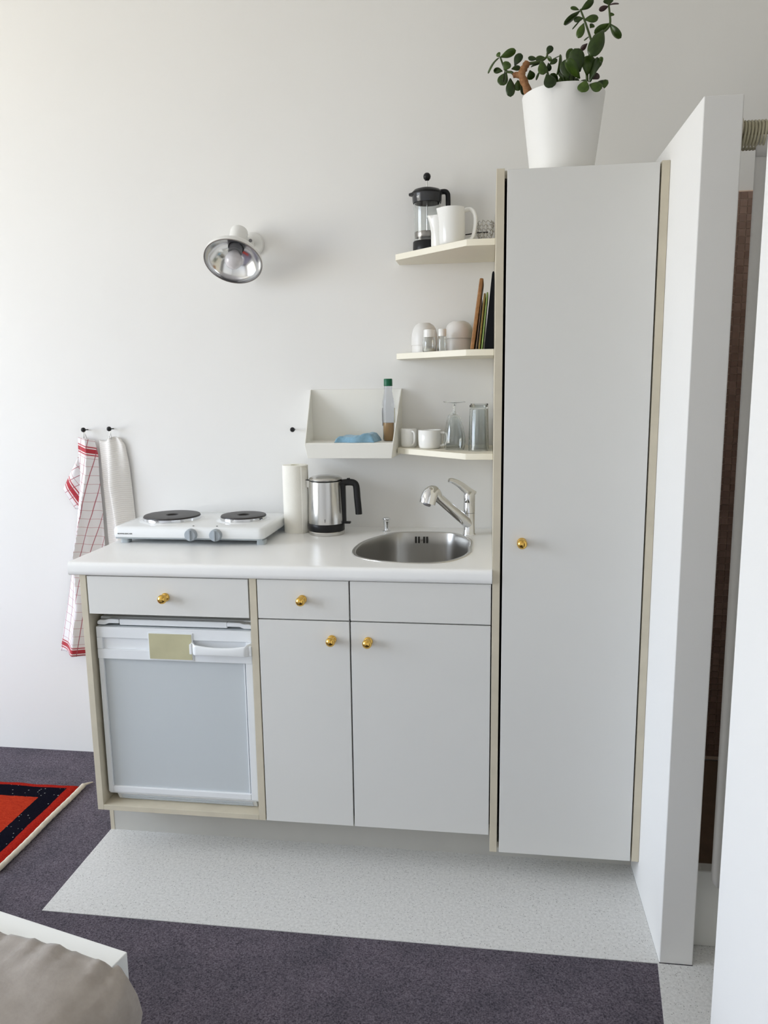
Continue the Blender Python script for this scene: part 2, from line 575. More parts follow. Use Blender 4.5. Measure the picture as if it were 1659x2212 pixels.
struct(Bx(0.40, 0.478, -4.30, -1.297, 0.0, 1.951).build('wall_washroom', 'wall_paint', bevel=0.003, smooth=0), 'white washroom wall at the edge of the picture')

# shower recess behind the partition
sw = struct(Bx(0.486, 1.45, -0.010, 0.0, 0.101, 1.957).build('wall_shower', 'grout', smooth=0), 'brown mosaic tile wall of the shower')
tp = 0.0219
tile_me = None
rows = int((1.954 - 0.103) / tp)
for c in range(3):
    for r in range(rows):
        x0 = 0.7165 + c * tp
        z1 = 1.954 - r * tp
        if tile_me is None:
            t = Bx(-0.0101, 0.0101, -0.003, 0.0, -0.0101, 0.0101).build('tile', 'tile_brown', parent=sw, org=(0, 0, 0), smooth=0)
            tile_me = t.data
        else:
            t = bpy.data.objects.new('tile', tile_me)
            COL.objects.link(t)
            t.parent = sw
        t.location = (x0 + tp / 2, -0.0098, z1 - tp / 2)
rest = MB()
for r in range(rows):
    z1 = 1.954 - r * tp
    for c in list(range(-10, 0)) + list(range(3, 33)):
        cx, cz = 0.7165 + (c + 0.5) * tp, z1 - tp / 2
        rest.box(cx - 0.0101, cx + 0.0101, -0.0128, -0.0098, cz - 0.0101, cz + 0.0101)
ro = rest.build('tile_field', 'tile_brown', parent=sw, org=(0, 0, 0), smooth=0)
ro['kind'] = 'stuff'
# shower tray
st = thing('shower_tray', 'white raised shower tray behind the partition wall', 'shower tray', (0.95, -0.42, 0.0))
tr = MB()
tr.box(0.490, 1.445, -0.805, -0.770, 0.0003, 0.205)
tr.build('apron', 'bath_white', st, bevel=0.003)
Bx(0.490, 1.445, -0.770, -0.015, 0.0003, 0.100).build('tray_floor', 'tray_brown', st, smooth=0)
# rod, rings, curtain
rod = thing('curtain_rod', 'cream shower curtain rod behind the top of the partition wall', 'rod', (0.95, -0.835, 1.89))
MB().tube([(0.487, -0.835, 1.8955), (1.449, -0.835, 1.8955)], 0.0125, 16).build('pole', 'edge_cream', rod)
for x in (0.490, 1.446):
    MB().lathe([(0.0, -0.003), (0.022, -0.003), (0.022, 0.003), (0.0, 0.003)], (x, -0.835, 1.8955), 20, (1, 0, 0)).build('flange', 'edge_cream', rod)
for i in range(7):
    x = 0.497 + i * 0.0066
    pts = [(x + 0.006 * math.sin(t * 2 * PI) * 0.4, -0.835 + 0.021 * math.cos(t * 2 * PI), 1.8825 + 0.027 * math.sin(t * 2 * PI)) for t in [k / 20 for k in range(21)]]
    o = MB().tube(pts, 0.0024, 8, caps=False).build('curtain_ring', 'ring_plastic', org=(x, -0.835, 1.8825))
    tag(o, 'clear yellowish curtain ring on the shower rod, %s from the partition wall' % ('first', 'second', 'third', 'fourth', 'fifth', 'sixth', 'seventh')[i], 'curtain ring', 'curtain rings on the shower rod')
cur = thing('shower_curtain', 'pale grey-white shower curtain hanging inside the washroom opening', 'curtain', (0.8, -0.835, 0.18))
def curt(u, v):
    x = 0.5215 + u * 0.70
    amp = 0.012 + 0.012 * v
    y = -0.835 - amp * math.sin(u * 46 + 0.9) + 0.005 * math.sin(u * 17)
    z = 1.877 - v * (1.877 - 0.184)
    if u < 0.06:
        z = max(z, 0.184 + (0.06 - u) ** 2 * 9)
    return (x, y, z)
MB().grid(curt, 140, 40).build('cloth', 'curtain_white', cur, solid=0.0016, smooth=80)
def hemf(u, v):
    x, y, _ = curt(u, 0)
    return (x, y - 0.0022, 1.878 - v * 0.040)
MB().grid(hemf, 140, 2).build('top_hem', 'curtain_white', cur, solid=0.001, smooth=80)

# ------------------------------------------------------------------ kitchenette cabinets
YF = -0.596
def knob(parent, x, z, y=YF):
    k = MB().lathe([(0.0, 0.0), (0.0125, 0.0), (0.0128, 0.002), (0.0115, 0.005), (0.0075, 0.0075), (0.0068, 0.0115),
                    (0.0095, 0.0135), (0.0125, 0.0175), (0.0135, 0.0225), (0.0125, 0.0275), (0.0095, 0.0315), (0.005, 0.0338), (0.0, 0.0345)],
                   (x, y, z), 28, (0, -1, 0)).build('knob', 'brass', parent)
    k['label'] = 'polished brass ball knob'
    return k

fc = thing('fridge_cabinet', 'cream-edged cabinet housing the small fridge under one drawer', 'cabinet', (-0.915, -0.30, 0.131))
Bx(-1.175, -1.156, YF, -0.004, 0.131, 0.861).build('side_panel', 'edge_cream', fc, bevel=0.001, smooth=0)
Bx(-1.156, -0.6712, YF, -0.004, 0.131, 0.1475).build('bottom_panel', 'edge_cream', fc, bevel=0.001, smooth=0)
Bx(-1.156, -0.6712, -0.03, -0.006, 0.1475, 0.861).build('back_panel', 'cabinet_inner', fc, smooth=0)
Bx(-1.156, -0.6712, -0.565, -0.032, 0.752, 0.762).build('inner_shelf', 'cabinet_inner', fc, smooth=0)
dr = Bx(-1.1525, -0.6745, YF, YF + 0.018, 0.7465, 0.8585).build('drawer', 'front_laminate', fc, bevel=0.0012, smooth=0)
dr['label'] = 'pale grey drawer front above the fridge'
knob(dr, -0.9185, 0.8015)

scb = thing('sink_cabinet', 'pale grey sink cabinet with two doors and brass knobs', 'cabinet', (-0.325, -0.30, 0.131))
Bx(-0.671, -0.651, YF, -0.004, 0.131, 0.861).build('side_panel', 'edge_cream', scb, bevel=0.001, smooth=0)
Bx(-0.651, -0.0005, YF + 0.022, -0.004, 0.135, 0.151).build('bottom_panel', 'cabinet_inner', scb, smooth=0)
Bx(-0.651, -0.0005, -0.03, -0.006, 0.151, 0.70).build('back_panel', 'cabinet_inner', scb, smooth=0)
Bx(-0.393, -0.380, YF + 0.022, -0.45 - 0.11, 0.151, 0.861).build('divider', 'dark_gap', scb, smooth=0)
dr = Bx(-0.648, -0.3895, YF, YF + 0.018, 0.7475, 0.8595).build('drawer', 'front_laminate', scb, bevel=0.0012, smooth=0)
knob(dr, -0.520, 0.8055)
Bx(-0.3855, -0.003, YF, YF + 0.018, 0.7475, 0.8595).build('false_front', 'front_laminate', scb, bevel=0.0012, smooth=0)
d1 = Bx(-0.648, -0.3895, YF, YF + 0.018, 0.1315, 0.744).build('door', 'front_laminate', scb, bevel=0.0012, smooth=0)
knob(d1, -0.439, 0.6925)
d2 = Bx(-0.3855, -0.003, YF, YF + 0.018, 0.1315, 0.744).build('door', 'front_laminate', scb, bevel=0.0012, smooth=0)
knob(d2, -0.337, 0.6905)

tc_ = thing('tall_cabinet', 'tall pale grey larder cabinet with cream edges, one long door', 'cabinet', (0.204, -0.30, 0.0804))
Bx(0.0, 0.020, YF, -0.004, 0.0804, 1.9047).build('side_panel', 'edge_cream', tc_, bevel=0.001, smooth=0)
Bx(0.3885, 0.4075, YF, -0.004, 0.0804, 1.9047).build('side_panel', 'edge_cream', tc_, bevel=0.001, smooth=0)
Bx(0.020, 0.3885, YF + 0.022, -0.004, 1.886, 1.9047).build('top_panel', 'cabinet_inner', tc_, smooth=0)
Bx(0.020, 0.3885, YF + 0.022, -0.004, 0.0804, 0.098).build('bottom_panel', 'cabinet_inner', tc_, smooth=0)
Bx(0.020, 0.3885, -0.02, -0.004, 0.098, 1.886).build('back_panel', 'dark_gap', tc_, smooth=0)
d3 = Bx(0.0262, 0.3845, YF - 0.001, YF + 0.018, 0.0815, 1.9015).build('door', 'front_laminate', tc_, bevel=0.0012, smooth=0)
knob(d3, 0.0757, 0.9755, YF - 0.001)

pl = Bx(-1.184, 0.4075, -0.490, -0.472, 0.0, 0.0800).build('trim_1', 'plinth_paint', smooth=0)
struct(pl, 'grey-beige plinth board under the cabinets')
Bx(-1.184, -0.0005, -0.490, -0.472, 0.0800, 0.1305).build('plinth_top', 'plinth_paint', pl, smooth=0)
Bx(-1.197, -1.1842, -0.491, -0.06, 0.0, 0.1305).build('plinth_end', 'edge_cream', pl, smooth=0)

# ------------------------------------------------------------------ worktop with sink cut-out
SINK = [(-.4085, -.425), (-.414, -.335), (-.3985, -.2413), (-.342, -.1256), (-.281, -.0884), (-.157, -.0866), (-.101, -.124),
        (-.0635, -.2168), (-.0610, -.320), (-.0615, -.389), (-.0836, -.462), (-.1312, -.524), (-.2067, -.5442), (-.3127, -.5267), (-.3799, -.4826)]
def closed_spline(P, n=5):
    P = [Vector((*p, 0)) for p in P]
    m = len(P); out = []
    for i in range(m):
        p0, p1, p2, p3 = P[i - 1], P[i], P[(i + 1) % m], P[(i + 2) % m]
        for k in range(n):
            t = k / n
            q = 0.5 * ((2 * p1) + (p2 - p0) * t + (2 * p0 - 5 * p1 + 4 * p2 - p3) * t * t + (3 * p1 - p0 - 3 * p2 + p3) * t ** 3)
            out.append((q.x, q.y))
    return out
SO = closed_spline(SINK)
SCX, SCY = -0.238, -0.318
def sscale(d):
    """outline moved inwards by about d metres"""
    kx = 1 - d / 0.176; ky = 1 - d / 0.228
    return [(SCX + (x - SCX) * kx, SCY + (y - SCY) * ky) for x, y in SO]
def plate_with_hole(outer, hole, z0, z1):
    bm = bmesh.new()
    def loop(pts, z):
        vs_ = [bm.verts.new((x, y, z)) for x, y in pts]
        es = [bm.edges.new((vs_[i], vs_[(i + 1) % len(vs_)])) for i in range(len(vs_))]
        return vs_, es
    loops = []
    for z in (z0, z1):
        ov, oe = loop(outer, z); hv, he = loop(hole, z)
        bmesh.ops.triangle_fill(bm, use_beauty=True, use_dissolve=False, edges=oe + he)
        loops.append((ov, hv))
    for k in (0, 1):
        a, b = loops[0][k], loops[1][k]
        for i in range(len(a)):
            j = (i + 1) % len(a)
            bm.faces.new((a[i], a[j], b[j], b[i]))
    bmesh.ops.recalc_face_normals(bm, faces=bm.faces)
    mb = MB()
    bm.verts.index_update()
    mb.v = [tuple(v_.co) for v_ in bm.verts]
    mb.f = [tuple(v_.index for v_ in f.verts) for f in bm.faces]
    bm.free()
    return mb
# front edge is rounded: the slab keeps the flat part, a nosing profile closes the front
wt = thing('worktop', 'white laminate worktop with rounded front edge, holding the sink', 'worktop', (-0.60, -0.30, 0.862))
plate_with_hole([(-1.203, -0.585), (-0.0005, -0.585), (-0.0005, -0.0005), (-1.203, -0.0005)], sscale(0.004), 0.862, 0.9).build('slab', 'laminate', wt, smooth=0)
nose = [(-0.585, 0.862), (-0.600, 0.862), (-0.605, 0.866), (-0.606, 0.875), (-0.606, 0.889), (-0.604, 0.895), (-0.600, 0.899), (-0.594, 0.9), (-0.585, 0.9)]
MB().prism(nose, -1.203, -0.0005, 'x').build('front_edge', 'laminate', wt, smooth=50)

sk = thing('sink', 'stainless steel sink basin set into the white worktop', 'sink', (SCX, SCY, 0.9))
def loft(mb, rings):
    base = len(mb.v); nn = len(rings[0][0])
    for pts, z in rings:
        mb.v += [(x, y, z) for x, y in pts]
    for r in range(len(rings) - 1):
        for i in range(nn):
            j = (i + 1) % nn
            a = base + r * nn
            mb.f.append((a + i, a + j, a + nn + j, a + nn + i))
    return base + (len(rings) - 1) * nn, nn
mb = MB()
loft(mb, [(sscale(-0.001), 0.9001), (sscale(-0.0005), 0.9018), (sscale(0.002), 0.9024), (sscale(0.008), 0.9022), (sscale(0.0105), 0.9005)])
mb.build('rim', 'steel', sk, smooth=60)
mb = MB()
last, nn = loft(mb, [(sscale(0.0105), 0.9005), (sscale(0.0125), 0.894), (sscale(0.016), 0.86), (sscale(0.021), 0.80), (sscale(0.027), 0.775),
                     (sscale(0.040), 0.760), (sscale(0.060), 0.754), (sscale(0.12), 0.751)])
mb.f.append(tuple(last + i for i in range(nn)))
mb.build('basin', 'basin_steel', sk, smooth=60)
for i, x in enumerate((-0.2505, -0.2405, -0.2235, -0.2135)):
    MB().prism([(x - 0.003, 0.8665), (x + 0.003, 0.8665), (x + 0.003, 0.888), (x - 0.003, 0.888)], -0.1065, -0.1045, 'y').build('overflow_slot', 'dark_gap', sk, smooth=0)
MB().lathe([(0.0, 0.0), (0.0045, 0.0), (0.004, 0.002), (0.0, 0.0026)], (-0.232, -0.1055, 0.8775), 16, (0, -1, 0)).build('screw', 'chrome', sk)
MB().lathe([(0.0, 0.0), (0.045, 0.0), (0.046, 0.002), (0.040, 0.004), (0.030, 0.002), (0.0, 0.002)], (-0.238, -0.30, 0.7512), 28).build('drain', 'chrome', sk)

dk = thing('drain_knob', 'small chrome drain control knob on the worktop behind the sink', 'knob', (-0.353, -0.078, 0.9))
MB().lathe([(0.0, 0.0), (0.0135, 0.0), (0.0135, 0.0015), (0.0085, 0.004), (0.0075, 0.010), (0.0085, 0.02), (0.0095, 0.03), (0.0098, 0.034)], (-0.353, -0.078, 0.9), 24).build('stem', 'chrome', dk)
MB().lathe([(0.0098, 0.034), (0.0115, 0.036), (0.0135, 0.041), (0.0128, 0.045), (0.008, 0.0475), (0.0, 0.048)], (-0.353, -0.078, 0.9), 24).build('cap', 'chrome', dk)

# ------------------------------------------------------------------ tap
fx, fy = -0.0745, -0.116
fa = thing('kitchen_tap', 'chrome single-lever kitchen tap with pull-out spout beside the sink', 'tap', (fx, fy, 0.9))
MB().lathe([(0.0, 0.0), (0.0215, 0.0), (0.0215, 0.003), (0.0195, 0.006), (0.0185, 0.03), (0.0185, 0.072)], (fx, fy, 0.9), 28).build('body', 'chrome', fa)
MB().lathe([(0.0185, 0.0728), (0.0178, 0.0735), (0.0178, 0.0745), (0.0188, 0.0752), (0.0188, 0.106), (0.0182, 0.107)], (fx, fy, 0.9), 28).build('collar', 'chrome', fa)
MB().lathe([(0.0182, 0.107), (0.0190, 0.109), (0.0190, 0.128), (0.0165, 0.139), (0.010, 0.145), (0.0, 0.147)], (fx, fy, 0.9), 28).build('cartridge_cap', 'chrome', fa)
lp = smoothpath([(fx + 0.010, fy + 0.008, 1.030), (fx - 0.008, fy - 0.010, 1.047), (fx - 0.030, fy - 0.028, 1.068), (fx - 0.052, fy - 0.048, 1.083), (fx - 0.063, fy - 0.058, 1.086)], 5)
nl = len(lp)
MB().tube(lp, [0.0175 - 0.0105 * (i / (nl - 1)) ** 0.8 for i in range(nl)], 16, flat=(1.0, 0.62)).build('lever', 'chrome', fa)
dirv = Vector((-0.092, -0.125, 0.106))
s0 = Vector((fx - 0.004, fy - 0.004, 0.938))
spts = [s0 + dirv * t for t in (0, 0.25, 0.5, 0.75, 1.0)]
MB().tube(spts, [0.0180, 0.0172, 0.0165, 0.0158, 0.0155], 18).build('spout', 'chrome', fa)
nose_c = s0 + dirv * 1.08
ax = Vector((-0.30, -0.34, -0.80)).normalized()
hp = smoothpath([nose_c - dirv * 0.10, nose_c + dirv * 0.03 + Vector((0, 0, 0.004)), nose_c + ax * 0.016 + dirv * 0.10, nose_c + ax * 0.040 + dirv * 0.08], 6)
nh = len(hp)
MB().tube(hp, [0.0165 + 0.0085 * min(1, (i / (nh - 1)) * 1.6) for i in range(nh)], 20).build('spray_head', 'chrome', fa)
MB().lathe([(0.0, 0.0), (0.012, 0.0), (0.0115, 0.005), (0.0, 0.005)], hp[-1], 20, ax).build('nozzle', 'socket_grey', fa)

# ------------------------------------------------------------------ fridge
fr = thing('fridge', 'small white fridge with grey door panel built in below the drawer', 'fridge', (-0.9125, -0.30, 0.1476))
FX0, FX1 = -1.1475, -0.6775
Bx(FX0 + 0.004, FX1 - 0.004, -0.528, -0.06, 0.1478, 0.712).build('body', 'white_plastic', fr, smooth=0)
Bx(FX0, FX1, -0.545, -0.05, 0.712, 0.723).build('top_board', 'white_plastic', fr, bevel=0.002)
Bx(-1.079, -0.751, -0.566, -0.545, 0.7045, 0.7225).build('top_trim', 'white_plastic', fr, bevel=0.003)
for sx, xa, xb in ((1, FX0, -1.079), (-1, FX1, -0.751)):
    mb = MB()
    pr = [(xa, 0.7045), (xa + sx * 0.024, 0.7045), (xa + sx * 0.036, 0.7095), (xb, 0.7095), (xb, 0.7225), (xa + sx * 0.036, 0.7225), (xa + sx * 0.024, 0.719), (xa + sx * 0.008, 0.7195), (xa, 0.715)]
    if sx < 0:
        pr = pr[::-1]
    mb.prism(pr, -0.568, -0.545, 'y').build('hinge_cover', 'white_plastic', fr, bevel=0.003)
fd = Bx(FX0, FX1, -0.566, -0.530, 0.1795, 0.7015).build('door', 'fridge_panel', fr, bevel=0.003)
mb = MB()
mb.box(FX0, FX0 + 0.0155, -0.5745, -0.5655, 0.1795, 0.604).box(FX1 - 0.0215, FX1, -0.5745, -0.5655, 0.1795, 0.604)
mb.box(FX0 + 0.0155, FX1 - 0.0215, -0.5745, -0.5655, 0.1795, 0.1985)
mb.build('door_frame', 'white_plastic', fd, bevel=0.0022)
Bx(FX1 - 0.0275, FX1 - 0.0245, -0.5715, -0.5655, 0.1990, 0.603).build('door_bead', 'white_plastic', fd, bevel=0.001)
mb = MB()
mb.box(FX0, FX1, -0.577, -0.5655, 0.604, 0.6335).box(FX0, FX1, -0.577, -0.5655, 0.6685, 0.7015)
mb.box(FX0, -1.1305, -0.577, -0.5655, 0.6335, 0.6685).box(-0.695, FX1, -0.577, -0.5655, 0.6335, 0.6685)
mb.build('control_strip', 'white_plastic', fd, bevel=0.0018)
Bx(FX0 + 0.006, FX1 - 0.006, -0.569, -0.5655, 0.6335, 0.6685).build('strip_recess', 'white_plastic', fd, smooth=0)
mb = MB().box(FX0 + 0.001, FX1 - 0.001, -0.5705, -0.535, 0.1735, 0.1785)
mb.build('door_foot_strip', 'white_plastic', fd, bevel=0.002)
npf = Bx(-0.9870, -0.8515, -0.580, -0.5765, 0.6075, 0.6905).build('plate_frame', 'white_plastic', fd, bevel=0.0012)
npl = Bx(-0.9835, -0.8550, -0.5812, -0.5798, 0.6110, 0.6870).build('name_plate', 'plate_beige', fd, smooth=0)
npl['label'] = 'blank beige-yellow name plate'
def handle(u, v):
    x = -0.8555 + u * 0.184
    e = math.sin(PI * u)
    e2 = max(0.0, min(1.0, min(u, 1 - u) / 0.10))
    yo = -0.577 - 0.027 * e2 ** 0.5 - 0.004 * e
    zt = 0.6665 - 0.008 * e + (0.004 if u > 0.9 else 0); zb = 0.6315 + 0.003 * e
    th = 0.010
    a = v * 2 * PI
    k = 0.72
    ca, sa = math.cos(a), math.sin(a)
    cy = math.copysign(abs(ca) ** k, ca); cz = math.copysign(abs(sa) ** k, sa)
    yc = yo + th / 2
    return (x, yc + cy * th / 2, (zt + zb) / 2 + cz * (zt - zb) / 2)
mb = MB().grid(handle, 40, 20)
mb.build('handle', 'enamel_white', fd, smooth=70)
for x in (-0.8520, -0.6760):
    Bx(x - 0.0045, x + 0.0045, -0.598, -0.5765, 0.6335, 0.6645).build('handle_foot', 'enamel_white', fd, bevel=0.003)
gr = MB()
prf = [(-0.5350, 0.1480), (-0.5530, 0.1480), (-0.5660, 0.1725), (-0.5350, 0.1725)]
gr.prism(prf, FX0 + 0.022, FX1 - 0.010, 'x')
gb = gr.build('base_grille', 'white_plastic', fr, bevel=0.001)
for i in range(3):
    z = 0.1520 + i * 0.0062
    yy = -0.5530 - (z - 0.148) * 0.531
    Bx(FX0 + 0.034, FX1 - 0.022, yy - 0.0024, yy + 0.002, z - 0.0010, z + 0.0010).build('grille_slat', 'fridge_panel', gb, smooth=0)

# ------------------------------------------------------------------ hotplate
hx0, hx1, hy0, hy1 = -1.198, -0.700, -0.345, -0.045
hb = thing('hotplate', 'white double electric hotplate with two black burners on the worktop', 'hotplate', (-0.948, -0.195, 0.9))
poly = [(hx0, hy0), (hx1, hy0), (hx1, hy1), (hx0, hy1)]
mb = MB()
def rrect(x0, x1, y0, y1, r, n=5):
    out = []
    for cx, cy, a0 in ((x1 - r, y0 + r, -PI / 2), (x1 - r, y1 - r, 0), (x0 + r, y1 - r, PI / 2), (x0 + r, y0 + r, PI)):
        for k in range(n + 1):
            a = a0 + k * PI / 2 / n
            out.append((cx + r * math.cos(a), cy + r * math.sin(a)))
    return out
rg = [(rrect(hx0 + 0.002, hx1 - 0.002, hy0 + 0.002, hy1 - 0.002, 0.018), 0.9205), (rrect(hx0, hx1, hy0, hy1, 0.02), 0.9225), (rrect(hx0, hx1, hy0, hy1, 0.02), 0.944),
      (rrect(hx0 + 0.003, hx1 - 0.003, hy0 + 0.004, hy1 - 0.003, 0.019), 0.9515), (rrect(hx0 + 0.010, hx1 - 0.010, hy0 + 0.014, hy1 - 0.010, 0.016), 0.955)]
last, nn = loft(mb, rg)
mb.f.append(tuple(last + i for i in range(nn)))
mb.f.append(tuple(reversed(range(nn))))
mb.build('housing', 'enamel_white', hb, smooth=50)
Bx(hx0 + 0.008, hx1 - 0.008, hy0 + 0.008, hy1 - 0.008, 0.9150, 0.9206).build('base_plate', 'foot_grey', hb, smooth=0)
for cx, cy, r in ((-1.055, -0.203, 0.0935), (-0.8135, -0.190, 0.0755)):
    bo = MB().lathe([(0.0, 0.0662), (0.0175, 0.0662), (0.0185, 0.0672), (0.0185, 0.0688), (0.0215, 0.0715), (r - 0.012, 0.0728), (r - 0.003, 0.0715), (r - 0.001, 0.0685), (r - 0.001, 0.062)], (cx, cy, 0.9), 48).build('burner', 'hotplate_iron', hb)
    MB().lathe([(r - 0.002, 0.0675), (r + 0.0012, 0.0672), (r + 0.0012, 0.0585), (r - 0.002, 0.0582)], (cx, cy, 0.9), 48).build('burner_rim', 'chrome', bo)
    MB().lathe([(r - 0.004, 0.0585), (r + 0.004, 0.0580), (r + 0.010, 0.0560), (r + 0.013, 0.0548), (r - 0.004, 0.0548)], (cx, cy, 0.9), 48).build('burner_seat', 'enamel_white', bo)
for x in (-0.9335, -0.8530):
    kb = MB().lathe([(0.0, 0.0), (0.0195, 0.0), (0.0195, 0.004), (0.0185, 0.013), (0.0170, 0.0155), (0.0, 0.0160)], (x, hy0, 0.9330), 32, (0, -1, 0)).build('knob', 'knob_grey', hb)
    Bx(x - 0.0035, x + 0.0035, hy0 - 0.0215, hy0 - 0.0150, 0.9170, 0.9490).build('grip', 'knob_grey', kb, bevel=0.0015)
for x in (-0.9365, -0.8590):
    MB().lathe([(0.0, 0.0), (0.0034, 0.0), (0.0028, 0.0016), (0.0, 0.002)], (x, -0.318, 0.9545), 14).build('indicator', 'print_black', hb)
for x, y in ((-1.165, -0.315), (-0.716, -0.315), (-1.165, -0.075), (-0.716, -0.075)):
    MB().prism(rrect(x - 0.0135, x + 0.0135, y - 0.014, y + 0.014, 0.006, 3), 0.9001, 0.9150).build('foot', 'foot_grey', hb)
for x in (-0.7065,):
    pass
text('lettering', 'ROMMELSBACHER', 0.0060, 'print_black', hb, (-1.154, hy0 - 0.0004, 0.9325), (PI / 2, 0, 0))

# ------------------------------------------------------------------ paper roll, kettle
pr_ = thing('paper_towel_roll', 'white kitchen paper roll standing beside the kettle', 'paper roll', (-0.6555, -0.105, 0.9))
MB().lathe([(0.0165, 0.0001), (0.0415, 0.0001), (0.0422, 0.002), (0.0428, 0.06), (0.0432, 0.15), (0.0430, 0.2255), (0.0415, 0.2275), (0.0165, 0.2275)], (-0.6555, -0.105, 0.9), 40, closed=True).build('paper', 'paper', pr_)
MB().lathe([(0.0150, 0.0005), (0.0165, 0.0005), (0.0165, 0.2268), (0.0150, 0.2268)], (-0.6555, -0.105, 0.9), 28, closed=True).build('core', 'label_cream', pr_)
def sheet(u, v):
    a = -0.9 + u * 0.55
    r = 0.0436 + 0.0045 * u * (0.3 + 0.7 * v)
    return (-0.6555 + r * math.cos(a), -0.105 + r * math.sin(a), 0.903 + v * (0.2215 - 0.006 * u))
MB().grid(sheet, 8, 12).build('loose_sheet', 'paper', pr_, solid=0.0006, smooth=70)

kx, ky = -0.5475, -0.128
kt = thing('kettle', 'brushed steel electric kettle with black handle and band', 'kettle', (kx, ky, 0.9))
MB().lathe([(0.0, 0.0), (0.0590, 0.0), (0.0605, 0.002), (0.0605, 0.0105), (0.0590, 0.0125), (0.0, 0.0125)], (kx, ky, 0.9), 48).build('base', 'steel', kt)
MB().lathe([(0.0, 0.0128), (0.0595, 0.0128), (0.0605, 0.015), (0.0600, 0.036), (0.0590, 0.0375), (0.0, 0.0375)], (kx, ky, 0.9), 48).build('band', 'black_plastic', kt)
MB().lathe([(0.0, 0.0378), (0.0592, 0.0378), (0.0590, 0.060), (0.0565, 0.130), (0.0548, 0.1765), (0.0535, 0.178), (0.0, 0.178)], (kx, ky, 0.9), 64).build('body', 'steel', kt)
MB().lathe([(0.0545, 0.178), (0.0552, 0.1788), (0.0552, 0.1805), (0.0540, 0.1812), (0.0, 0.1812)], (kx, ky, 0.9), 48).build('lid_seam', 'black_plastic', kt)
MB().lathe([(0.0, 0.1812), (0.0548, 0.1812), (0.0552, 0.184), (0.0535, 0.187), (0.0470, 0.1915), (0.0440, 0.1915), (0.0300, 0.1955), (0.0, 0.1975)], (kx, ky, 0.9), 48).build('lid', 'steel', kt)
sp_ = MB().prism([(kx - 0.052, ky - 0.016), (kx - 0.066, ky - 0.005), (kx - 0.067, ky), (kx - 0.066, ky + 0.005), (kx - 0.052, ky + 0.016)][::-1], 1.056, 1.0785)
so = sp_.build('spout', 'steel', kt)
Bx(kx - 0.0665, kx - 0.052, ky - 0.006, ky + 0.006, 1.0786, 1.0806).build('spout_lip', 'black_plastic', so, smooth=0)
hp1 = smoothpath([(kx + 0.050, ky, 1.070), (kx + 0.075, ky, 1.0725), (kx + 0.094, ky, 1.0705), (kx + 0.1025, ky, 1.059), (kx + 0.1055, ky, 1.02), (kx + 0.1085, ky, 0.985), (kx + 0.1095, ky, 0.966)], 6)
MB().tube(hp1, [0.0125] * len(hp1), 16, flat=(0.85, 0.95)).build('handle', 'black_plastic', kt, smooth=60)
Bx(kx + 0.0505, kx + 0.0665, ky - 0.0095, ky + 0.0095, 0.935, 1.078).build('handle_strip', 'black_plastic', kt, bevel=0.003)
Bx(kx + 0.072, kx + 0.082, ky - 0.006, ky + 0.006, 1.080, 1.0865).build('lid_button', 'black_plastic', kt, bevel=0.002)
Bx(kx + 0.058, kx + 0.082, ky - 0.008, ky + 0.008, 0.9345, 0.9415).build('switch', 'black_plastic', kt, bevel=0.002)
text('logo', 'W\nM\nF', 0.0054, 'print_black', kt, (kx + 0.0075, ky - 0.0592, 0.9510), (PI / 2, 0, 0.12))

# ------------------------------------------------------------------ wall shelves
def shelf(z0, label):
    o = MB().prism([(-0.3105, -0.0005), (-0.3105, -0.097), (-0.3060, -0.103), (-0.083, -0.311), (-0.079, -0.3125), (-0.0005, -0.3125), (-0.0005, -0.0005)], z0, z0 + 0.0185).build(
        'wall_shelf', 'shelf_cream', org=(-0.15, -0.15, z0), bevel=0.0012)
    return tag(o, label, 'shelf', 'cream corner shelves beside the tall cabinet')
shelf(1.7745, 'cream wall shelf carrying the French press, topmost of three')
shelf(1.4680, 'cream wall shelf carrying bowls and cutting boards, middle of three')
shelf(1.1648, 'cream wall shelf carrying cups and glasses, lowest of three')
ZT, ZM, ZL = 1.7930, 1.4865, 1.1833

def lathe_shell(mb, outer, t, c, seg=36, bottom=True):
    """open vessel: outer profile from base to rim, wall thickness t"""
    inner = [(max(r - t, 0.0), max(h, outer[0][1] + t)) for r, h in outer]
    prof = [(0.0, outer[0][1])] + outer + [(outer[-1][0] - t * 0.5, outer[-1][1] + t * 0.3)] + inner[::-1] + [(0.0, outer[0][1] + t)]
    return mb.lathe(prof, c, seg)

# --- French press
px_, py_ = -0.2125, -0.066
fp = thing('french_press', 'glass French press coffee maker with black lid and plunger knob', 'French press', (px_, py_, ZT))
lathe_shell(MB(), [(0.040, 0.012), (0.0415, 0.016), (0.0420, 0.150), (0.0425, 0.172)], 0.0018, (px_, py_, ZT)).build('beaker', 'glass', fp)
MB().lathe([(0.0, 0.0002), (0.0445, 0.0002), (0.0455, 0.003), (0.0450, 0.038), (0.0436, 0.040), (0.0432, 0.0395), (0.0432, 0.010), (0.0, 0.010)], (px_, py_, ZT), 40).build('base_cup', 'black_plastic', fp)
lid = MB().lathe([(0.0425, 0.158), (0.0440, 0.155), (0.0458, 0.160), (0.0468, 0.176), (0.0480, 0.182), (0.0470, 0.186), (0.0400, 0.194), (0.0250, 0.1985), (0.0, 0.2000), ], (px_, py_, ZT), 40).build('lid', 'smoke_plastic', fp)
MB().lathe([(0.0, 0.2003), (0.026, 0.1990), (0.041, 0.1945), (0.0485, 0.1870), (0.0490, 0.1825), (0.0478, 0.1818)], (px_, py_, ZT), 40).build('lid_top', 'black_plastic', lid)
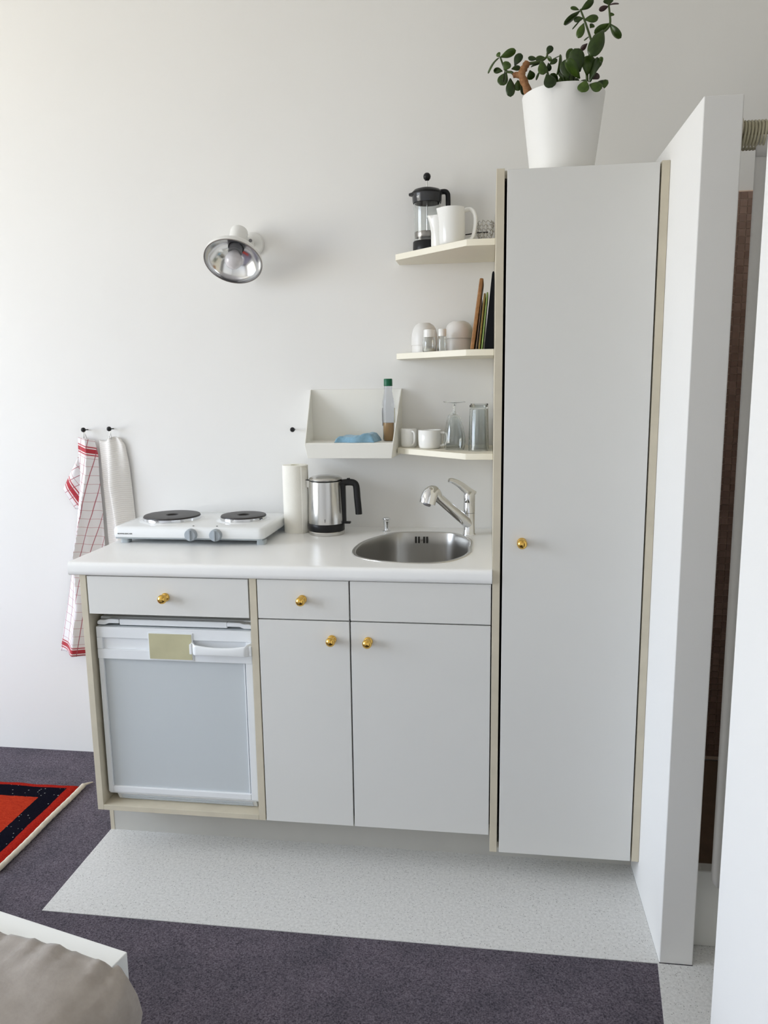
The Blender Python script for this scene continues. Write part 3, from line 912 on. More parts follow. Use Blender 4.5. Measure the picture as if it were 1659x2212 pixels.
MB().prism([(px_ - 0.040, py_ - 0.026), (px_ - 0.057, py_ - 0.010), (px_ - 0.057, py_ - 0.002), (px_ - 0.044, py_ + 0.014)][::-1], ZT + 0.178, ZT + 0.186).build('pouring_lip', 'black_plastic', lid, bevel=0.002)
MB().tube([(px_, py_, ZT + 0.060), (px_, py_, ZT + 0.226)], 0.0021, 10).build('plunger_rod', 'wire', fp)
MB().lathe([(0.0, 0.222), (0.006, 0.2235), (0.0105, 0.229), (0.0118, 0.235), (0.0105, 0.241), (0.006, 0.2455), (0.0, 0.247)], (px_, py_, ZT), 24).build('plunger_knob', 'black_plastic', fp)
MB().lathe([(0.0, 0.050), (0.0385, 0.050), (0.0398, 0.053), (0.0398, 0.066), (0.0385, 0.068), (0.030, 0.063), (0.012, 0.066), (0.0, 0.075)], (px_, py_, ZT), 36).build('plunger_filter', 'mesh_steel', fp)
hh = smoothpath([(px_ + 0.036, py_ - 0.002, ZT + 0.186), (px_ + 0.055, py_ - 0.002, ZT + 0.1875), (px_ + 0.0635, py_ - 0.002, ZT + 0.182), (px_ + 0.066, py_ - 0.002, ZT + 0.165), (px_ + 0.066, py_ - 0.002, ZT + 0.08), (px_ + 0.062, py_ - 0.002, ZT + 0.05), (px_ + 0.045, py_ - 0.002, ZT + 0.036)], 6)
MB().tube(hh, 0.0085, 12, flat=(0.8, 1.0)).build('handle', 'black_plastic', fp, smooth=60)
for i, (dx, s) in enumerate(((0.0, 0.0026), (0.0048, 0.0034))):
    a = -2.18 + dx / 0.047
    cx, cy = px_ + 0.0468 * math.cos(a), py_ + 0.0468 * math.sin(a)
    q = MB().box(-0.0013, 0.0013, -0.0006, 0.0004, -s, s).box(-0.0026, -0.0002, -0.0006, 0.0004, s - 0.0022, s - 0.0008)
    o = q.build('logo', 'print_white', lid, org=(0, 0, 0), smooth=0)
    o.location = Vector((cx, cy, ZT + 0.168)) - Vector((px_, py_, ZT))
    o.rotation_euler = (0, 0, a + PI / 2)

# --- white jugs
def jug(name, label, c, r, h, spout_ang, handle_ang, spout_len, hs):
    t = thing(name, label, 'jug', c)
    mb = MB()
    seg = 48
    levels = [(0.90, 0.0), (0.97, 0.004), (1.0, 0.015), (1.0, h * 0.5), (0.99, h * 0.8), (0.985, h - 0.004), (0.98, h)]
    rings = []
    def rad(k, hh_, inner=0.0):
        pts = []
        for i in range(seg):
            a = 2 * PI * i / seg
            d = (a - spout_ang + PI) % (2 * PI) - PI
            lift = max(0.0, (hh_ - h * 0.55) / (h * 0.45))
            e = spout_len * lift ** 1.5 * math.exp(-(d / 0.33) ** 2)
            rr = r * k - inner + e
            pts.append((c[0] + rr * math.cos(a), c[1] + rr * math.sin(a), c[2] + hh_ - 0.10 * e * 0))
        return pts
    R_ = [rad(k, hh_) for k, hh_ in levels] + [rad(0.98, h, 0.0025)] + [rad(k, max(hh_, 0.004), 0.0035) for k, hh_ in reversed(levels[1:-1])]
    for rg_ in R_:
        mb.v += rg_
    for a in range(len(R_) - 1):
        for i in range(seg):
            j = (i + 1) % seg
            mb.f.append((a * seg + i, a * seg + j, (a + 1) * seg + j, (a + 1) * seg + i))
    mb.f.append(tuple(reversed(range(seg))))
    mb.f.append(tuple((len(R_) - 1) * seg + i for i in range(seg)))
    mb.build('body', 'ceramic', t, smooth=60)
    if handle_ang is not None:
        ca, sa = math.cos(handle_ang), math.sin(handle_ang)
        pts = smoothpath([(c[0] + ca * d, c[1] + sa * d, c[2] + z) for d, z in ((r - 0.002, h * 0.92), (r + hs * 0.6, h * 0.93), (r + hs, h * 0.76), (r + hs, h * 0.45), (r + hs * 0.7, h * 0.16), (r - 0.002, h * 0.10))], 6)
        MB().tube(pts, 0.0062, 12, flat=(0.7, 1.15)).build('handle', 'ceramic', t, smooth=60)
    return t
jug('milk_jug', 'white porcelain jug with side handle on the topmost shelf', (-0.1265, -0.222, ZT + 0.0002), 0.0385, 0.104, PI * 1.02, -0.12, 0.009, 0.029)
jug('creamer', 'small white porcelain creamer with pouring spout, between French press and jug', (-0.1665, -0.150, ZT + 0.0002), 0.0275, 0.098, PI * 1.10, None, 0.0135, 0.02)

# --- wire egg holder and black stick
eh = thing('wire_holder', 'small coiled wire egg holder on the topmost shelf', 'egg holder', (-0.0315, -0.150, ZT))
for i in range(6):
    z = 0.014 + i * 0.0118
    rr = 0.0150 + 0.0115 * min(1.0, i / 3.0)
    pts = []
    for k in range(73):
        a = 2 * PI * k / 72
        w = rr + 0.0016 * math.sin(a * 12)
        pts.append((-0.0315 + w * math.cos(a), -0.150 + w * math.sin(a), ZT + z + 0.0032 * math.sin(a * 12 + i * PI)))
    MB().tube(pts, 0.0011, 6, caps=False).build('coil', 'wire', eh)
for k in range(6):
    a = 2 * PI * k / 6 + 0.3
    pts = smoothpath([(-0.0315 + r_ * math.cos(a), -0.150 + r_ * math.sin(a), ZT + z) for r_, z in ((0.019, 0.0012), (0.015, 0.012), (0.0195, 0.028), (0.0262, 0.05), (0.0265, 0.078))], 4)
    MB().tube(pts, 0.0011, 6).build('upright', 'wire', eh)
MB().tube([(-0.0315 + 0.019 * math.cos(t * 2 * PI / 32), -0.150 + 0.019 * math.sin(t * 2 * PI / 32), ZT + 0.0012) for t in range(33)], 0.0011, 6, caps=False).build('foot_ring', 'wire', eh)
o = MB().tube([(-0.0905, -0.092, ZT + 0.0520), (-0.050, -0.142, ZT + 0.0475), (-0.022, -0.1635, ZT + 0.0440)], 0.0018, 8).build('black_stick', 'black_plastic', org=(-0.05, -0.142, ZT + 0.047))
tag(o, 'thin black stick poking out of the wire egg holder', 'stick')

# --- bowls, upside down
def bowl(c, r, h, label, group):
    mb = MB()
    prof = [(r, 0.0), (r * 1.0, h * 0.30), (r * 0.965, h * 0.52), (r * 0.87, h * 0.74), (r * 0.70, h * 0.90), (r * 0.48, h * 0.985), (r * 0.46, h), (r * 0.40, h), (r * 0.38, h * 0.975), (0.0, h * 0.975)]
    inn = [(0.0, h * 0.94), (r * 0.40, h * 0.945), (r * 0.66, h * 0.86), (r * 0.82, h * 0.71), (r * 0.92, h * 0.5), (r * 0.955, h * 0.28), (r * 0.955, 0.0)]
    mb.lathe(inn + prof, c, 48)
    o = mb.build('bowl', 'stoneware', org=c, smooth=60)
    return tag(o, label, 'bowl', group)
bowl((-0.2220, -0.072, ZM + 0.0002), 0.0405, 0.060, 'grey-white bowl turned upside down beside the wide shaker, lower of its stack', 'upturned bowls on the middle shelf')
bowl((-0.2220, -0.072, ZM + 0.0250), 0.0420, 0.0700, 'grey-white bowl turned upside down beside the wide shaker, upper of its stack', 'upturned bowls on the middle shelf')
bowl((-0.1120, -0.062, ZM + 0.0002), 0.0434, 0.080, 'grey-white bowl turned upside down beside the cutting boards, lower of its stack', 'upturned bowls on the middle shelf')
bowl((-0.1120, -0.062, ZM + 0.0450), 0.0452, 0.0540, 'grey-white bowl turned upside down beside the cutting boards, upper of its stack', 'upturned bowls on the middle shelf')

# --- shakers
def shaker(c, r, h, ch, label, fill):
    t = thing('shaker', label, 'shaker', c, 'glass shakers on the middle shelf')
    lathe_shell(MB(), [(r * 0.92, 0.0), (r, 0.003), (r, h * 0.62), (r * 0.86, h * 0.9), (r * 0.78, h)], 0.0016, c, 28).build('jar', 'glass', t)
    MB().lathe([(0.0, h - 0.004), (r * 0.84, h - 0.004), (r * 0.86, h - 0.002), (r * 0.84, h + ch - 0.002), (r * 0.76, h + ch), (0.0, h + ch)], c, 28).build('cap', 'ceramic', t)
    if fill:
        MB().lathe([(0.0, 0.0022), (r - 0.0024, 0.0022), (r - 0.0022, h * fill), (0.0, h * fill)], c, 24).build('salt', 'paper', t)
    return t
shaker((-0.2010, -0.146, ZM + 0.0002), 0.0205, 0.0500, 0.0195, 'wide glass shaker with white cap in front of the white bowls', 0.22)
shaker((-0.1600, -0.150, ZM + 0.0002), 0.0150, 0.0520, 0.0180, 'narrow glass shaker with white cap between the two bowl stacks', 0)

# --- cutting boards leaning against the tall cabinet
def board(xb0, xb1, xt, h, y0, y1, mat, label, rr=0.02):
    th = xb1 - xb0
    lean = math.atan2(xt - xb0, h)
    mb = MB()
    pts = []
    yc = [(y0 + rr, -PI / 2 * 1.0, 0)]
    out = [(y0, 0.0), (y1, 0.0)]
    n_ = 6
    for k in range(n_ + 1):
        a = k * PI / 2 / n_
        out.append((y1 - rr + rr * math.cos(a), h - rr + rr * math.sin(a)))
    for k in range(n_ + 1):
        a = PI / 2 + k * PI / 2 / n_
        out.append((y0 + rr + rr * math.cos(a), h - rr + rr * math.sin(a)))
    mb.prism(out, 0.0, th, 'x')
    o = mb.build('cutting_board', mat, org=(0, 0, 0), bevel=min(0.003, th * 0.3))
    o.location = (xb0, 0, ZM + 0.0003 + th * math.sin(lean))
    o.rotation_euler = (0, lean, 0)
    return tag(o, label, 'cutting board', 'cutting boards leaning on the middle shelf')
board(-0.0700, -0.0590, -0.0430, 0.205, -0.285, -0.110, 'wood_brown', 'thick brown wooden cutting board leaning beside the stacked bowls')
board(-0.0540, -0.0510, -0.0390, 0.148, -0.270, -0.100, 'board_pink', 'thin dull pink board between the brown and the olive boards')
board(-0.0470, -0.0415, -0.0310, 0.163, -0.275, -0.100, 'wood_olive', 'olive-yellow wooden board beside the lime green board')
board(-0.0385, -0.0340, -0.0230, 0.166, -0.272, -0.090, 'board_lime', 'thin lime green cutting board beside the black board')
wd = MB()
prof_w = [(-0.0292, 0.0), (-0.0012, 0.0), (-0.0012, 0.214), (-0.0022, 0.2185), (-0.0045, 0.2200), (-0.0068, 0.2180), (-0.0085, 0.2120)]  # wedge section: leaning board with the shade behind it built in as solid black
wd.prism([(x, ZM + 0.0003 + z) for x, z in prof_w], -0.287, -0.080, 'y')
o = wd.build('cutting_board', 'board_shade_black', org=(-0.015, -0.18, ZM + 0.0003), bevel=0.001)
tag(o, 'black board leaning on the tall cabinet, thickened below to fill the shaded gap behind it', 'cutting board', 'cutting boards leaning on the middle shelf')

# --- cups
def cup(c, r, h, ha, label, hs=0.020, sy=1.0):
    t = thing('coffee_cup', label, 'cup', c, 'white cups on the lowest shelf')
    lathe_shell(MB(), [(r * 0.80, 0.0), (r * 0.93, 0.003), (r * 0.97, 0.010), (r, h * 0.5), (r, h)], 0.0028, c, 40).build('body', 'ceramic', t, smooth=60)
    ca, sa = math.cos(ha), math.sin(ha)
    pts = smoothpath([(c[0] + ca * d, c[1] + sa * d, c[2] + z) for d, z in ((r - 0.002, h * 0.86), (r + hs * 0.75, h * 0.84), (r + hs, h * 0.60), (r + hs * 0.75, h * 0.28), (r - 0.002, h * 0.14))], 6)
    MB().tube(pts, 0.0040, 12, flat=(0.75, 1.1)).build('handle', 'ceramic', t, smooth=60)
    return t
cup((-0.2750, -0.070, ZL + 0.0002), 0.0268, 0.0600, -1.05, 'small white espresso cup at the outer end of the lowest shelf', 0.018)
cup((-0.2020, -0.118, ZL + 0.0002), 0.0375, 0.0585, -0.30, 'wide white coffee cup beside the upturned wine glasses')

# --- glasses, upside down
def wineglass(c, label):
    t = thing('wine_glass', label, 'wine glass', c, 'upturned glasses on the lowest shelf')
    out = [(0.0300, 0.0), (0.0335, 0.012), (0.0345, 0.028), (0.0325, 0.048), (0.0270, 0.072), (0.0225, 0.092), (0.0185, 0.104), (0.0080, 0.1115), (0.0, 0.1125)]
    inn = [(0.0, 0.1095), (0.0070, 0.1090), (0.0170, 0.1020), (0.0210, 0.0910), (0.0256, 0.0715), (0.0311, 0.0475), (0.0331, 0.028), (0.0321, 0.012), (0.0287, 0.0)]
    MB().lathe(inn + out, c, 40).build('bowl', 'glass', t, smooth=70)
    MB().lathe([(0.0, 0.1126), (0.0050, 0.1126), (0.0040, 0.122), (0.0042, 0.136), (0.0060, 0.1445), (0.0, 0.1446)], c, 20).build('stem', 'glass', t, smooth=70)
    MB().lathe([(0.0, 0.1447), (0.0065, 0.1448), (0.0300, 0.1468), (0.0345, 0.1478), (0.0345, 0.1488), (0.0, 0.1492)], c, 40).build('foot', 'glass', t, smooth=70)
    return t
def tumbler(c, r, h, label):
    o = MB().lathe([(0.0, h - 0.012), (r * 0.80, h - 0.0125), (r * 0.845, h - 0.016), (r - 0.0018, 0.0), (r, 0.0), (r * 0.90, h - 0.002), (r * 0.86, h), (0.0, h)], c, 40).build('tumbler', 'glass', org=c, smooth=40)
    return tag(o, label, 'drinking glass', 'upturned glasses on the lowest shelf')
wineglass((-0.1205, -0.168, ZL + 0.0002), 'upturned wine glass at the front of the lowest shelf beside the wide cup')
wineglass((-0.1270, -0.075, ZL + 0.0002), 'upturned wine glass standing behind the front wine glass')
tumbler((-0.0455, -0.205, ZL + 0.0002), 0.0305, 0.1400, 'tall upturned drinking glass at the front of the lowest shelf')
tumbler((-0.0440, -0.130, ZL + 0.0002), 0.0310, 0.1420, 'tall upturned drinking glass behind the front one')

# ------------------------------------------------------------------ wall tray with cloth and bottle
wtz = 1.2035
wt_ = thing('wall_tray', 'cream plastic wall tray with sloping sides above the kettle', 'wall tray', (-0.4615, -0.075, wtz))
XL, XR = -0.6185, -0.3045
Bx(XL, XR, -0.005, -0.0006, 1.190, 1.3745).build('back_plate', 'tray_plastic', wt_, bevel=0.0015)
def quadslab(P, t, name, mat, par):
    """thin slab from four points, offset along its normal"""
    a, b_, c, d = [Vector(p) for p in P]
    nn_ = (b_ - a).cross(d - a).normalized() * t
    mb = MB()
    mb.v = [tuple(p) for p in (a, b_, c, d)] + [tuple(p + nn_) for p in (a, b_, c, d)]
    mb.f = [(0, 3, 2, 1), (4, 5, 6, 7), (0, 1, 5, 4), (1, 2, 6, 5), (2, 3, 7, 6), (3, 0, 4, 7)]
    return mb.build(name, mat, par, bevel=0.0012)
FLx, FRx = -0.6085, -0.3165
mb = MB().prism([(XL + 0.003, -0.0052), (FLx + 0.003, -0.154), (FRx - 0.003, -0.154), (XR - 0.003, -0.0052)], wtz - 0.004, wtz)
mb.build('floor_plate', 'tray_plastic', wt_, smooth=0)
for name_x, bx_, fx_, sx in (('l', XL, FLx, 1), ('r', XR, FRx, -1)):
    mb = MB()
    A = [(bx_, -0.0006, 1.3745), (bx_, -0.0006, 1.157), (fx_ + sx * 0.006, -0.146, 1.1535), (fx_, -0.157, 1.1990), (fx_, -0.154, 1.2030), (bx_, -0.012, 1.3745)]
    n_ = len(A)
    mb.v = A + [(x + sx * 0.0035, y, z) for x, y, z in A]
    mb.f = [tuple(range(n_)), tuple(reversed(range(n_, 2 * n_)))] + [(i, (i + 1) % n_, n_ + (i + 1) % n_, n_ + i) for i in range(n_)]
    mb.build('side_wing', 'tray_plastic', wt_, bevel=0.001)
mb = MB()
mb.v = [(FLx, -0.157, 1.2000), (FRx, -0.157, 1.2000), (FRx - 0.007, -0.148, 1.1530), (FLx + 0.007, -0.148, 1.1530),
        (FLx, -0.152, 1.2000), (FRx, -0.152, 1.2000), (FRx - 0.007, -0.144, 1.1530), (FLx + 0.007, -0.144, 1.1530)]
mb.f = [(0, 3, 2, 1), (4, 5, 6, 7), (0, 1, 5, 4), (1, 2, 6, 5), (2, 3, 7, 6), (3, 0, 4, 7)]
mb.build('front_lip', 'tray_plastic', wt_, bevel=0.0012)
Bx(FLx + 0.008, FRx - 0.008, -0.144, -0.0006, 1.153, 1.157).build('bottom_plate', 'tray_plastic', wt_, smooth=0)

def cloth_top(u, v):
    x = -0.512 + u * 0.130 + 0.012 * v
    y = -0.142 + v * 0.092 + 0.006 * math.sin(u * 9)
    e = min(u, 1 - u, v, 1 - v)
    h = 0.0025 + 0.0165 * min(1, e / 0.10) ** 0.5
    h += 0.010 * math.exp(-((u - 0.78) / 0.20) ** 2) * min(1, e / 0.1) + 0.002 * math.sin(u * 11 + v * 7) * min(1, e / 0.2) - 0.004 * math.exp(-((u - 0.58 - 0.2 * v) / 0.07) ** 2) * min(1, e / 0.1)
    return (x, y, wtz + 0.0005 + max(h, 0.002))
mb = MB().grid(cloth_top, 40, 24)
mb.grid(lambda u, v: (cloth_top(u, v)[0], cloth_top(u, v)[1], wtz + 0.0004), 40, 24)
nn_ = 41 * 25
def ids(i, j, k):
    return k * nn_ + j * 41 + i
for i in range(40):
    mb.f.append((ids(i, 0, 0), ids(i, 0, 1), ids(i + 1, 0, 1), ids(i + 1, 0, 0)))
    mb.f.append((ids(i, 24, 0), ids(i + 1, 24, 0), ids(i + 1, 24, 1), ids(i, 24, 1)))
for j in range(24):
    mb.f.append((ids(0, j, 0), ids(0, j + 1, 0), ids(0, j + 1, 1), ids(0, j, 1)))
    mb.f.append((ids(40, j, 0), ids(40, j, 1), ids(40, j + 1, 1), ids(40, j + 1, 0)))
o = mb.build('cleaning_cloth', 'blue_cloth', org=(-0.447, -0.10, wtz), smooth=60)
tag(o, 'folded light blue cleaning cloth lying in the wall tray', 'cloth')

bc = (-0.3435, -0.062, wtz + 0.0004)
bt = thing('soap_bottle', 'clear bottle with green cap, a third full of brown liquid', 'bottle', bc)
lathe_shell(MB(), [(0.0165, 0.0), (0.0190, 0.004), (0.0192, 0.060), (0.0205, 0.085), (0.0210, 0.112), (0.0195, 0.130), (0.0165, 0.147), (0.0140, 0.162), (0.0130, 0.178), (0.0128, 0.186)], 0.0011, bc, 36).build('body', 'bottle_clear', bt, smooth=60)
MB().lathe([(0.0, 0.0014), (0.0158, 0.0014), (0.0177, 0.005), (0.0179, 0.060), (0.0, 0.060)], bc, 32).build('liquid', 'liquid', bt)
MB().lathe([(0.0, 0.1795), (0.0140, 0.1795), (0.0143, 0.1810), (0.0140, 0.2015), (0.0130, 0.2035), (0.0, 0.2035)], bc, 32).build('cap', 'cap_green', bt)
def label_f(a0, a1, z0, z1):
    return lambda u, v: (bc[0] + 0.0215 * math.cos(a0 + (a1 - a0) * u), bc[1] + 0.0215 * math.sin(a0 + (a1 - a0) * u), bc[2] + z0 + (z1 - z0) * v)
lb = MB().grid(label_f(PI * 0.90, PI * 1.13, 0.050, 0.108), 8, 4).build('label', 'print_white', bt, solid=0.0004)
MB().grid(lambda u, v: (bc[0] + 0.0219 * math.cos(PI * (1.085 + 0.02 * u)), bc[1] + 0.0219 * math.sin(PI * (1.085 + 0.02 * u)), bc[2] + 0.065 + 0.037 * v), 2, 4).build('print', 'print_black', lb, solid=0.0003)
MB().grid(label_f(-0.36, 0.30, 0.060, 0.108), 8, 4).build('label', 'label_cream', bt, solid=0.0004)

# ------------------------------------------------------------------ wall lamp
lamp = thing('wall_lamp', 'white wall spot lamp with silver reflector bowl and round bulb', 'lamp', (-0.805, 0.0, 1.859))
nx = Vector((0.01503, -0.61422, -0.78899)).normalized()
oc = Vector((-0.8302, -0.1300, 1.7869))
MB().lathe([(0.0, 0.0), (0.039, 0.0), (0.0395, 0.004), (0.036, 0.010), (0.020, 0.015), (0.0, 0.016)], (-0.803, -0.0005, 1.857), 36, (0, -1, 0)).build('wall_plate', 'lamp_white', lamp)
def axp(prof):
    return [(r, h) for r, h in prof]
sh = MB().lathe([(0.0265, -0.058), (0.046, -0.052), (0.068, -0.038), (0.084, -0.020), (0.0915, -0.010), (0.0930, -0.004), (0.0930, 0.0045), (0.0918, 0.0055)], oc, 56, nx).build('shade', 'lamp_white', lamp, smooth=50)
MB().lathe([(0.0255, -0.0565), (0.045, -0.0505), (0.0668, -0.0365), (0.0825, -0.0190), (0.0900, -0.0085), (0.0916, -0.002), (0.0917, 0.005)], oc, 56, nx).build('reflector', 'reflector', sh, smooth=50)
MB().lathe([(0.0914, 0.0045), (0.0914, 0.0065), (0.0936, 0.0065), (0.0936, 0.0045)], oc, 56, nx).build('rim', 'mesh_steel', sh)
MB().lathe([(0.0, -0.136), (0.022, -0.136), (0.0275, -0.132), (0.0290, -0.126), (0.0290, -0.060), (0.0270, -0.0565)], oc, 36, nx).build('socket_cap', 'lamp_white', lamp)
MB().lathe([(0.0, -0.060), (0.022, -0.060), (0.022, -0.036), (0.0195, -0.034), (0.0, -0.034)], oc, 32, nx).build('socket', 'socket_grey', lamp)
MB().lathe([(0.0, -0.036), (0.014, -0.036), (0.0150, -0.028), (0.0220, -0.018), (0.0270, -0.006), (0.0280, 0.003), (0.0262, 0.013), (0.0205, 0.022), (0.0115, 0.0278), (0.0, 0.0298)], oc - nx * 0.004, 36, nx).build('bulb', 'bulb_opal', lamp)
ce = oc - nx * 0.092
kn = ce + Vector((0.036, 0.020, 0.0))
MB().tube(smoothpath([(-0.803, -0.012, 1.857), (-0.797, -0.036, 1.855), kn], 5), 0.0085, 14).build('arm', 'lamp_white', lamp)
MB().tube([kn + Vector((0.006, 0.003, 0)), ce], 0.0105, 16).build('knuckle', 'lamp_white', lamp)
MB().lathe([(0.0, 0.0), (0.0055, 0.0), (0.0055, 0.005), (0.003, 0.006), (0.0, 0.006)], kn + Vector((0.004, -0.009, -0.001)), 16, (0.3, -1, -0.1)).build('screw', 'socket_grey', lamp)

# ------------------------------------------------------------------ wall hooks
def hook(x, z, label):
    t = thing('wall_hook', label, 'hook', (x, 0.0, z), 'black ball hooks on the wall')
    MB().tube([(x, -0.0004, z), (x, -0.028, z + 0.0005)], 0.0022, 10).build('pin', 'black_plastic', t)
    MB().lathe([(0.0, -0.0085), (0.005, -0.0070), (0.0080, -0.003), (0.0085, 0.0), (0.0080, 0.003), (0.005, 0.0070), (0.0, 0.0085)], (x, -0.032, z + 0.001), 20, (0, -1, 0)).build('ball', 'black_plastic', t)
    return t
hook(-1.4427, 1.2426, 'black ball wall hook holding the red checked towel')
hook(-1.3453, 1.2455, 'black ball wall hook holding the plain white towel')
hook(-0.6795, 1.2395, 'empty black ball wall hook near the wall tray')

# ------------------------------------------------------------------ towels
def interp(tab, z):
    """tab: (z, value) from the top down"""
    if z >= tab[0][0]:
        return tab[0][1]
    for (z0, a), (z1, b_) in zip(tab, tab[1:]):
        if z >= z1:
            return a + (b_ - a) * (z0 - z) / (z0 - z1)
    return tab[-1][1]
rt = thing('dish_towel', 'white dish towel with red checks and stripes hanging from a hook', 'towel', (-1.4427, -0.02, 1.2166))
LEFT = [(1.2166, -1.476), (1.10, -1.481), (0.95, -1.5005), (0.80, -1.521), (0.72, -1.540), (0.60, -1.566), (0.41, -1.611)]
RIGHT = [(1.2166, -1.4120), (1.16, -1.4035), (1.07, -1.4060), (0.957, -1.4020), (0.82, -1.4010), (0.60, -1.412), (0.41, -1.440)]
LINEB = [(1.2166, -1.4020), (1.151, -1.4110), (0.941, -1.4580), (0.765, -1.5150), (0.713, -1.5400), (0.575, -1.568), (0.41, -1.606)]
RIDGE = [(1.2166, 0.55), (1.10, 0.62), (0.95, 0.42), (0.80, 0.22), (0.60, 0.42), (0.41, 0.45)]
zt_, zb_ = 1.2166, 0.412
def rt_f(u, v):
    z = zt_ - v * (zt_ - zb_)
    x0, x1 = interp(LEFT, z), interp(RIGHT, z)
    x = x0 + (x1 - x0) * u
    r = interp(RIDGE, z)
    k = (u / r) if u < r else (1 - u) / (1 - r)
    depth = 0.010 + 0.052 * min(1.0, v * 3 + 0.15)
    y = -0.014 - depth * (k ** 1.25) + (0.004 * math.sin(u * 14 + v * 5)) * min(1, v * 4)
    zz = z - 0.010 * u * (1 - 0.4 * v) + 0.004 * math.sin(u * 6) * v
    return (x, min(y, -0.006), zz)
def rt_uv(u, v):
    x, y, z = rt_f(u, v)
    tilt = 0.26 if v < 0.1 else 0.20
    return ((x - interp(LINEB, z)) / 0.0285, (1.2166 - z) - tilt * (x - interp(LEFT, z)))
MB().grid(rt_f, 30, 90, rt_uv).build('cloth', 'check_cloth', rt, solid=0.0012, smooth=80)
# the corner folded out sideways
FT = Vector((-1.4800, -0.012, 1.148)); FLt = Vector((-1.5455, -0.020, 1.029)); FB = Vector((-1.5080, -0.014, 0.955)); FR = Vector((-1.4750, -0.012, 0.955))
def fl_f(u, v):
    a = FT.lerp(FLt, min(1, v / 0.62)) if v < 0.62 else FLt.lerp(FB, (v - 0.62) / 0.38)
    b_ = FT.lerp(FR, v)
    p = a.lerp(b_, u)
    p.y -= 0.012 * math.sin(PI * u) * math.sin(PI * v)
    return tuple(p)
def fl_uv(u, v):
    x, y, z = fl_f(u, v)
    d = Vector((x + 1.5325, z - 1.0720))
    ax_ = Vector((0.47, -0.88)).normalized()
    pr2 = Vector((ax_.y, -ax_.x))
    return (d.dot(ax_) / 0.0285 + 0.35, 0.030 + d.dot(pr2))
MB().grid(fl_f, 14, 24, fl_uv).build('folded_corner', 'check_flap', rt, solid=0.0012, smooth=80)
MB().tube(smoothpath([(-1.4500, -0.020, 1.2130), (-1.4455, -0.024, 1.2270), (-1.4427, -0.0255, 1.2490), (-1.4405, -0.024, 1.2270), (-1.4380, -0.020, 1.2120)], 5), 0.0011, 8).build('loop', 'wire', rt)

wtw = thing('hand_towel', 'plain white waffle towel hanging from a hook behind the hotplate', 'towel', (-1.345, -0.02, 1.21))
WL = [(1.208, -1.3985), (1.10, -1.3960), (0.95, -1.3930), (0.82, -1.3900), (0.55, -1.388)]
WM = [(1.208, -1.3610), (1.05, -1.3520), (0.90, -1.3370), (0.55, -1.325)]
WR = [(1.208, -1.3150), (1.19, -1.3000), (1.12, -1.2900), (1.03, -1.2850), (0.93, -1.2805), (0.55, -1.275)]
def wt_f(u, v):
    z = 1.212 - v * (1.212 - 0.56)
    a, b_, c = interp(WL, z), interp(WM, z), interp(WR, z)
    if u < 0.42:
        k = u / 0.42
        x = a + (b_ - a) * k
        y = -0.008 - 0.044 * k ** 4 * min(1, 0.25 + v * 3)
    else:
        k = (u - 0.42) / 0.58
        x = b_ + (c - b_) * k
        y = -0.008 - 0.044 * (1 - k ** 1.5) * min(1, 0.25 + v * 3)
        y -= 0.006 * math.sin(k * 9) * math.exp(-v * 6)
    zz = z - 0.006 * math.sin(u * PI * 2) * (1 - v) - (0.004 if u < 0.4 else 0) * (1 - v)
    return (x, min(y, -0.006), zz)
MB().grid(wt_f, 36, 70, lambda u, v: (u * 0.16, (1 - v) * 0.65)).build('cloth', 'waffle_cloth', wtw, solid=0.0018, smooth=80)
MB().tube(smoothpath([(-1.3520, -0.024, 1.2080), (-1.3480, -0.025, 1.2280), (-1.3453, -0.0255, 1.2520), (-1.3440, -0.024, 1.2280), (-1.3445, -0.020, 1.2080)], 5), 0.0011, 8).build('loop', 'wire', wtw)

# ------------------------------------------------------------------ plant in pot
pc = Vector((0.1715, -0.400, 1.9049))
pot = thing('potted_plant', 'jade plant with thick green leaves in a white pot', 'plant', tuple(pc))
lathe_shell(MB(), [(0.0760, 0.0), (0.0790, 0.003), (0.0840, 0.040), (0.0995, 0.165), (0.1060, 0.2190)], 0.005, tuple(pc), 72).build('pot', 'pot_white', pot, smooth=50)
MB().lathe([(0.0, 0.195), (0.050, 0.1965), (0.0975, 0.194), (0.097, 0.188), (0.0, 0.188)], tuple(pc), 48).build('soil', 'soil', pot, smooth=50)
TR = [[(0.088, -0.410, 2.112), (0.076, -0.412, 2.148), (0.063, -0.414, 2.179), (0.070, -0.410, 2.197), (0.077, -0.406, 2.209)], [(0.067, -0.412, 2.176), (0.050, -0.410, 2.181), (0.041, -0.408, 2.180)]]
tk = MB().tube(smoothpath(TR[0], 5), [0.0105 - 0.002 * (i / 20) + 0.0012 * math.sin(i * 1.9) for i in range(21)], 14).build('trunk', 'bark', pot, smooth=70)
MB().tube(smoothpath(TR[1], 5), [0.0085 - 0.0025 * (i / 10) for i in range(11)], 12).build('branch', 'bark', pot, smooth=70)
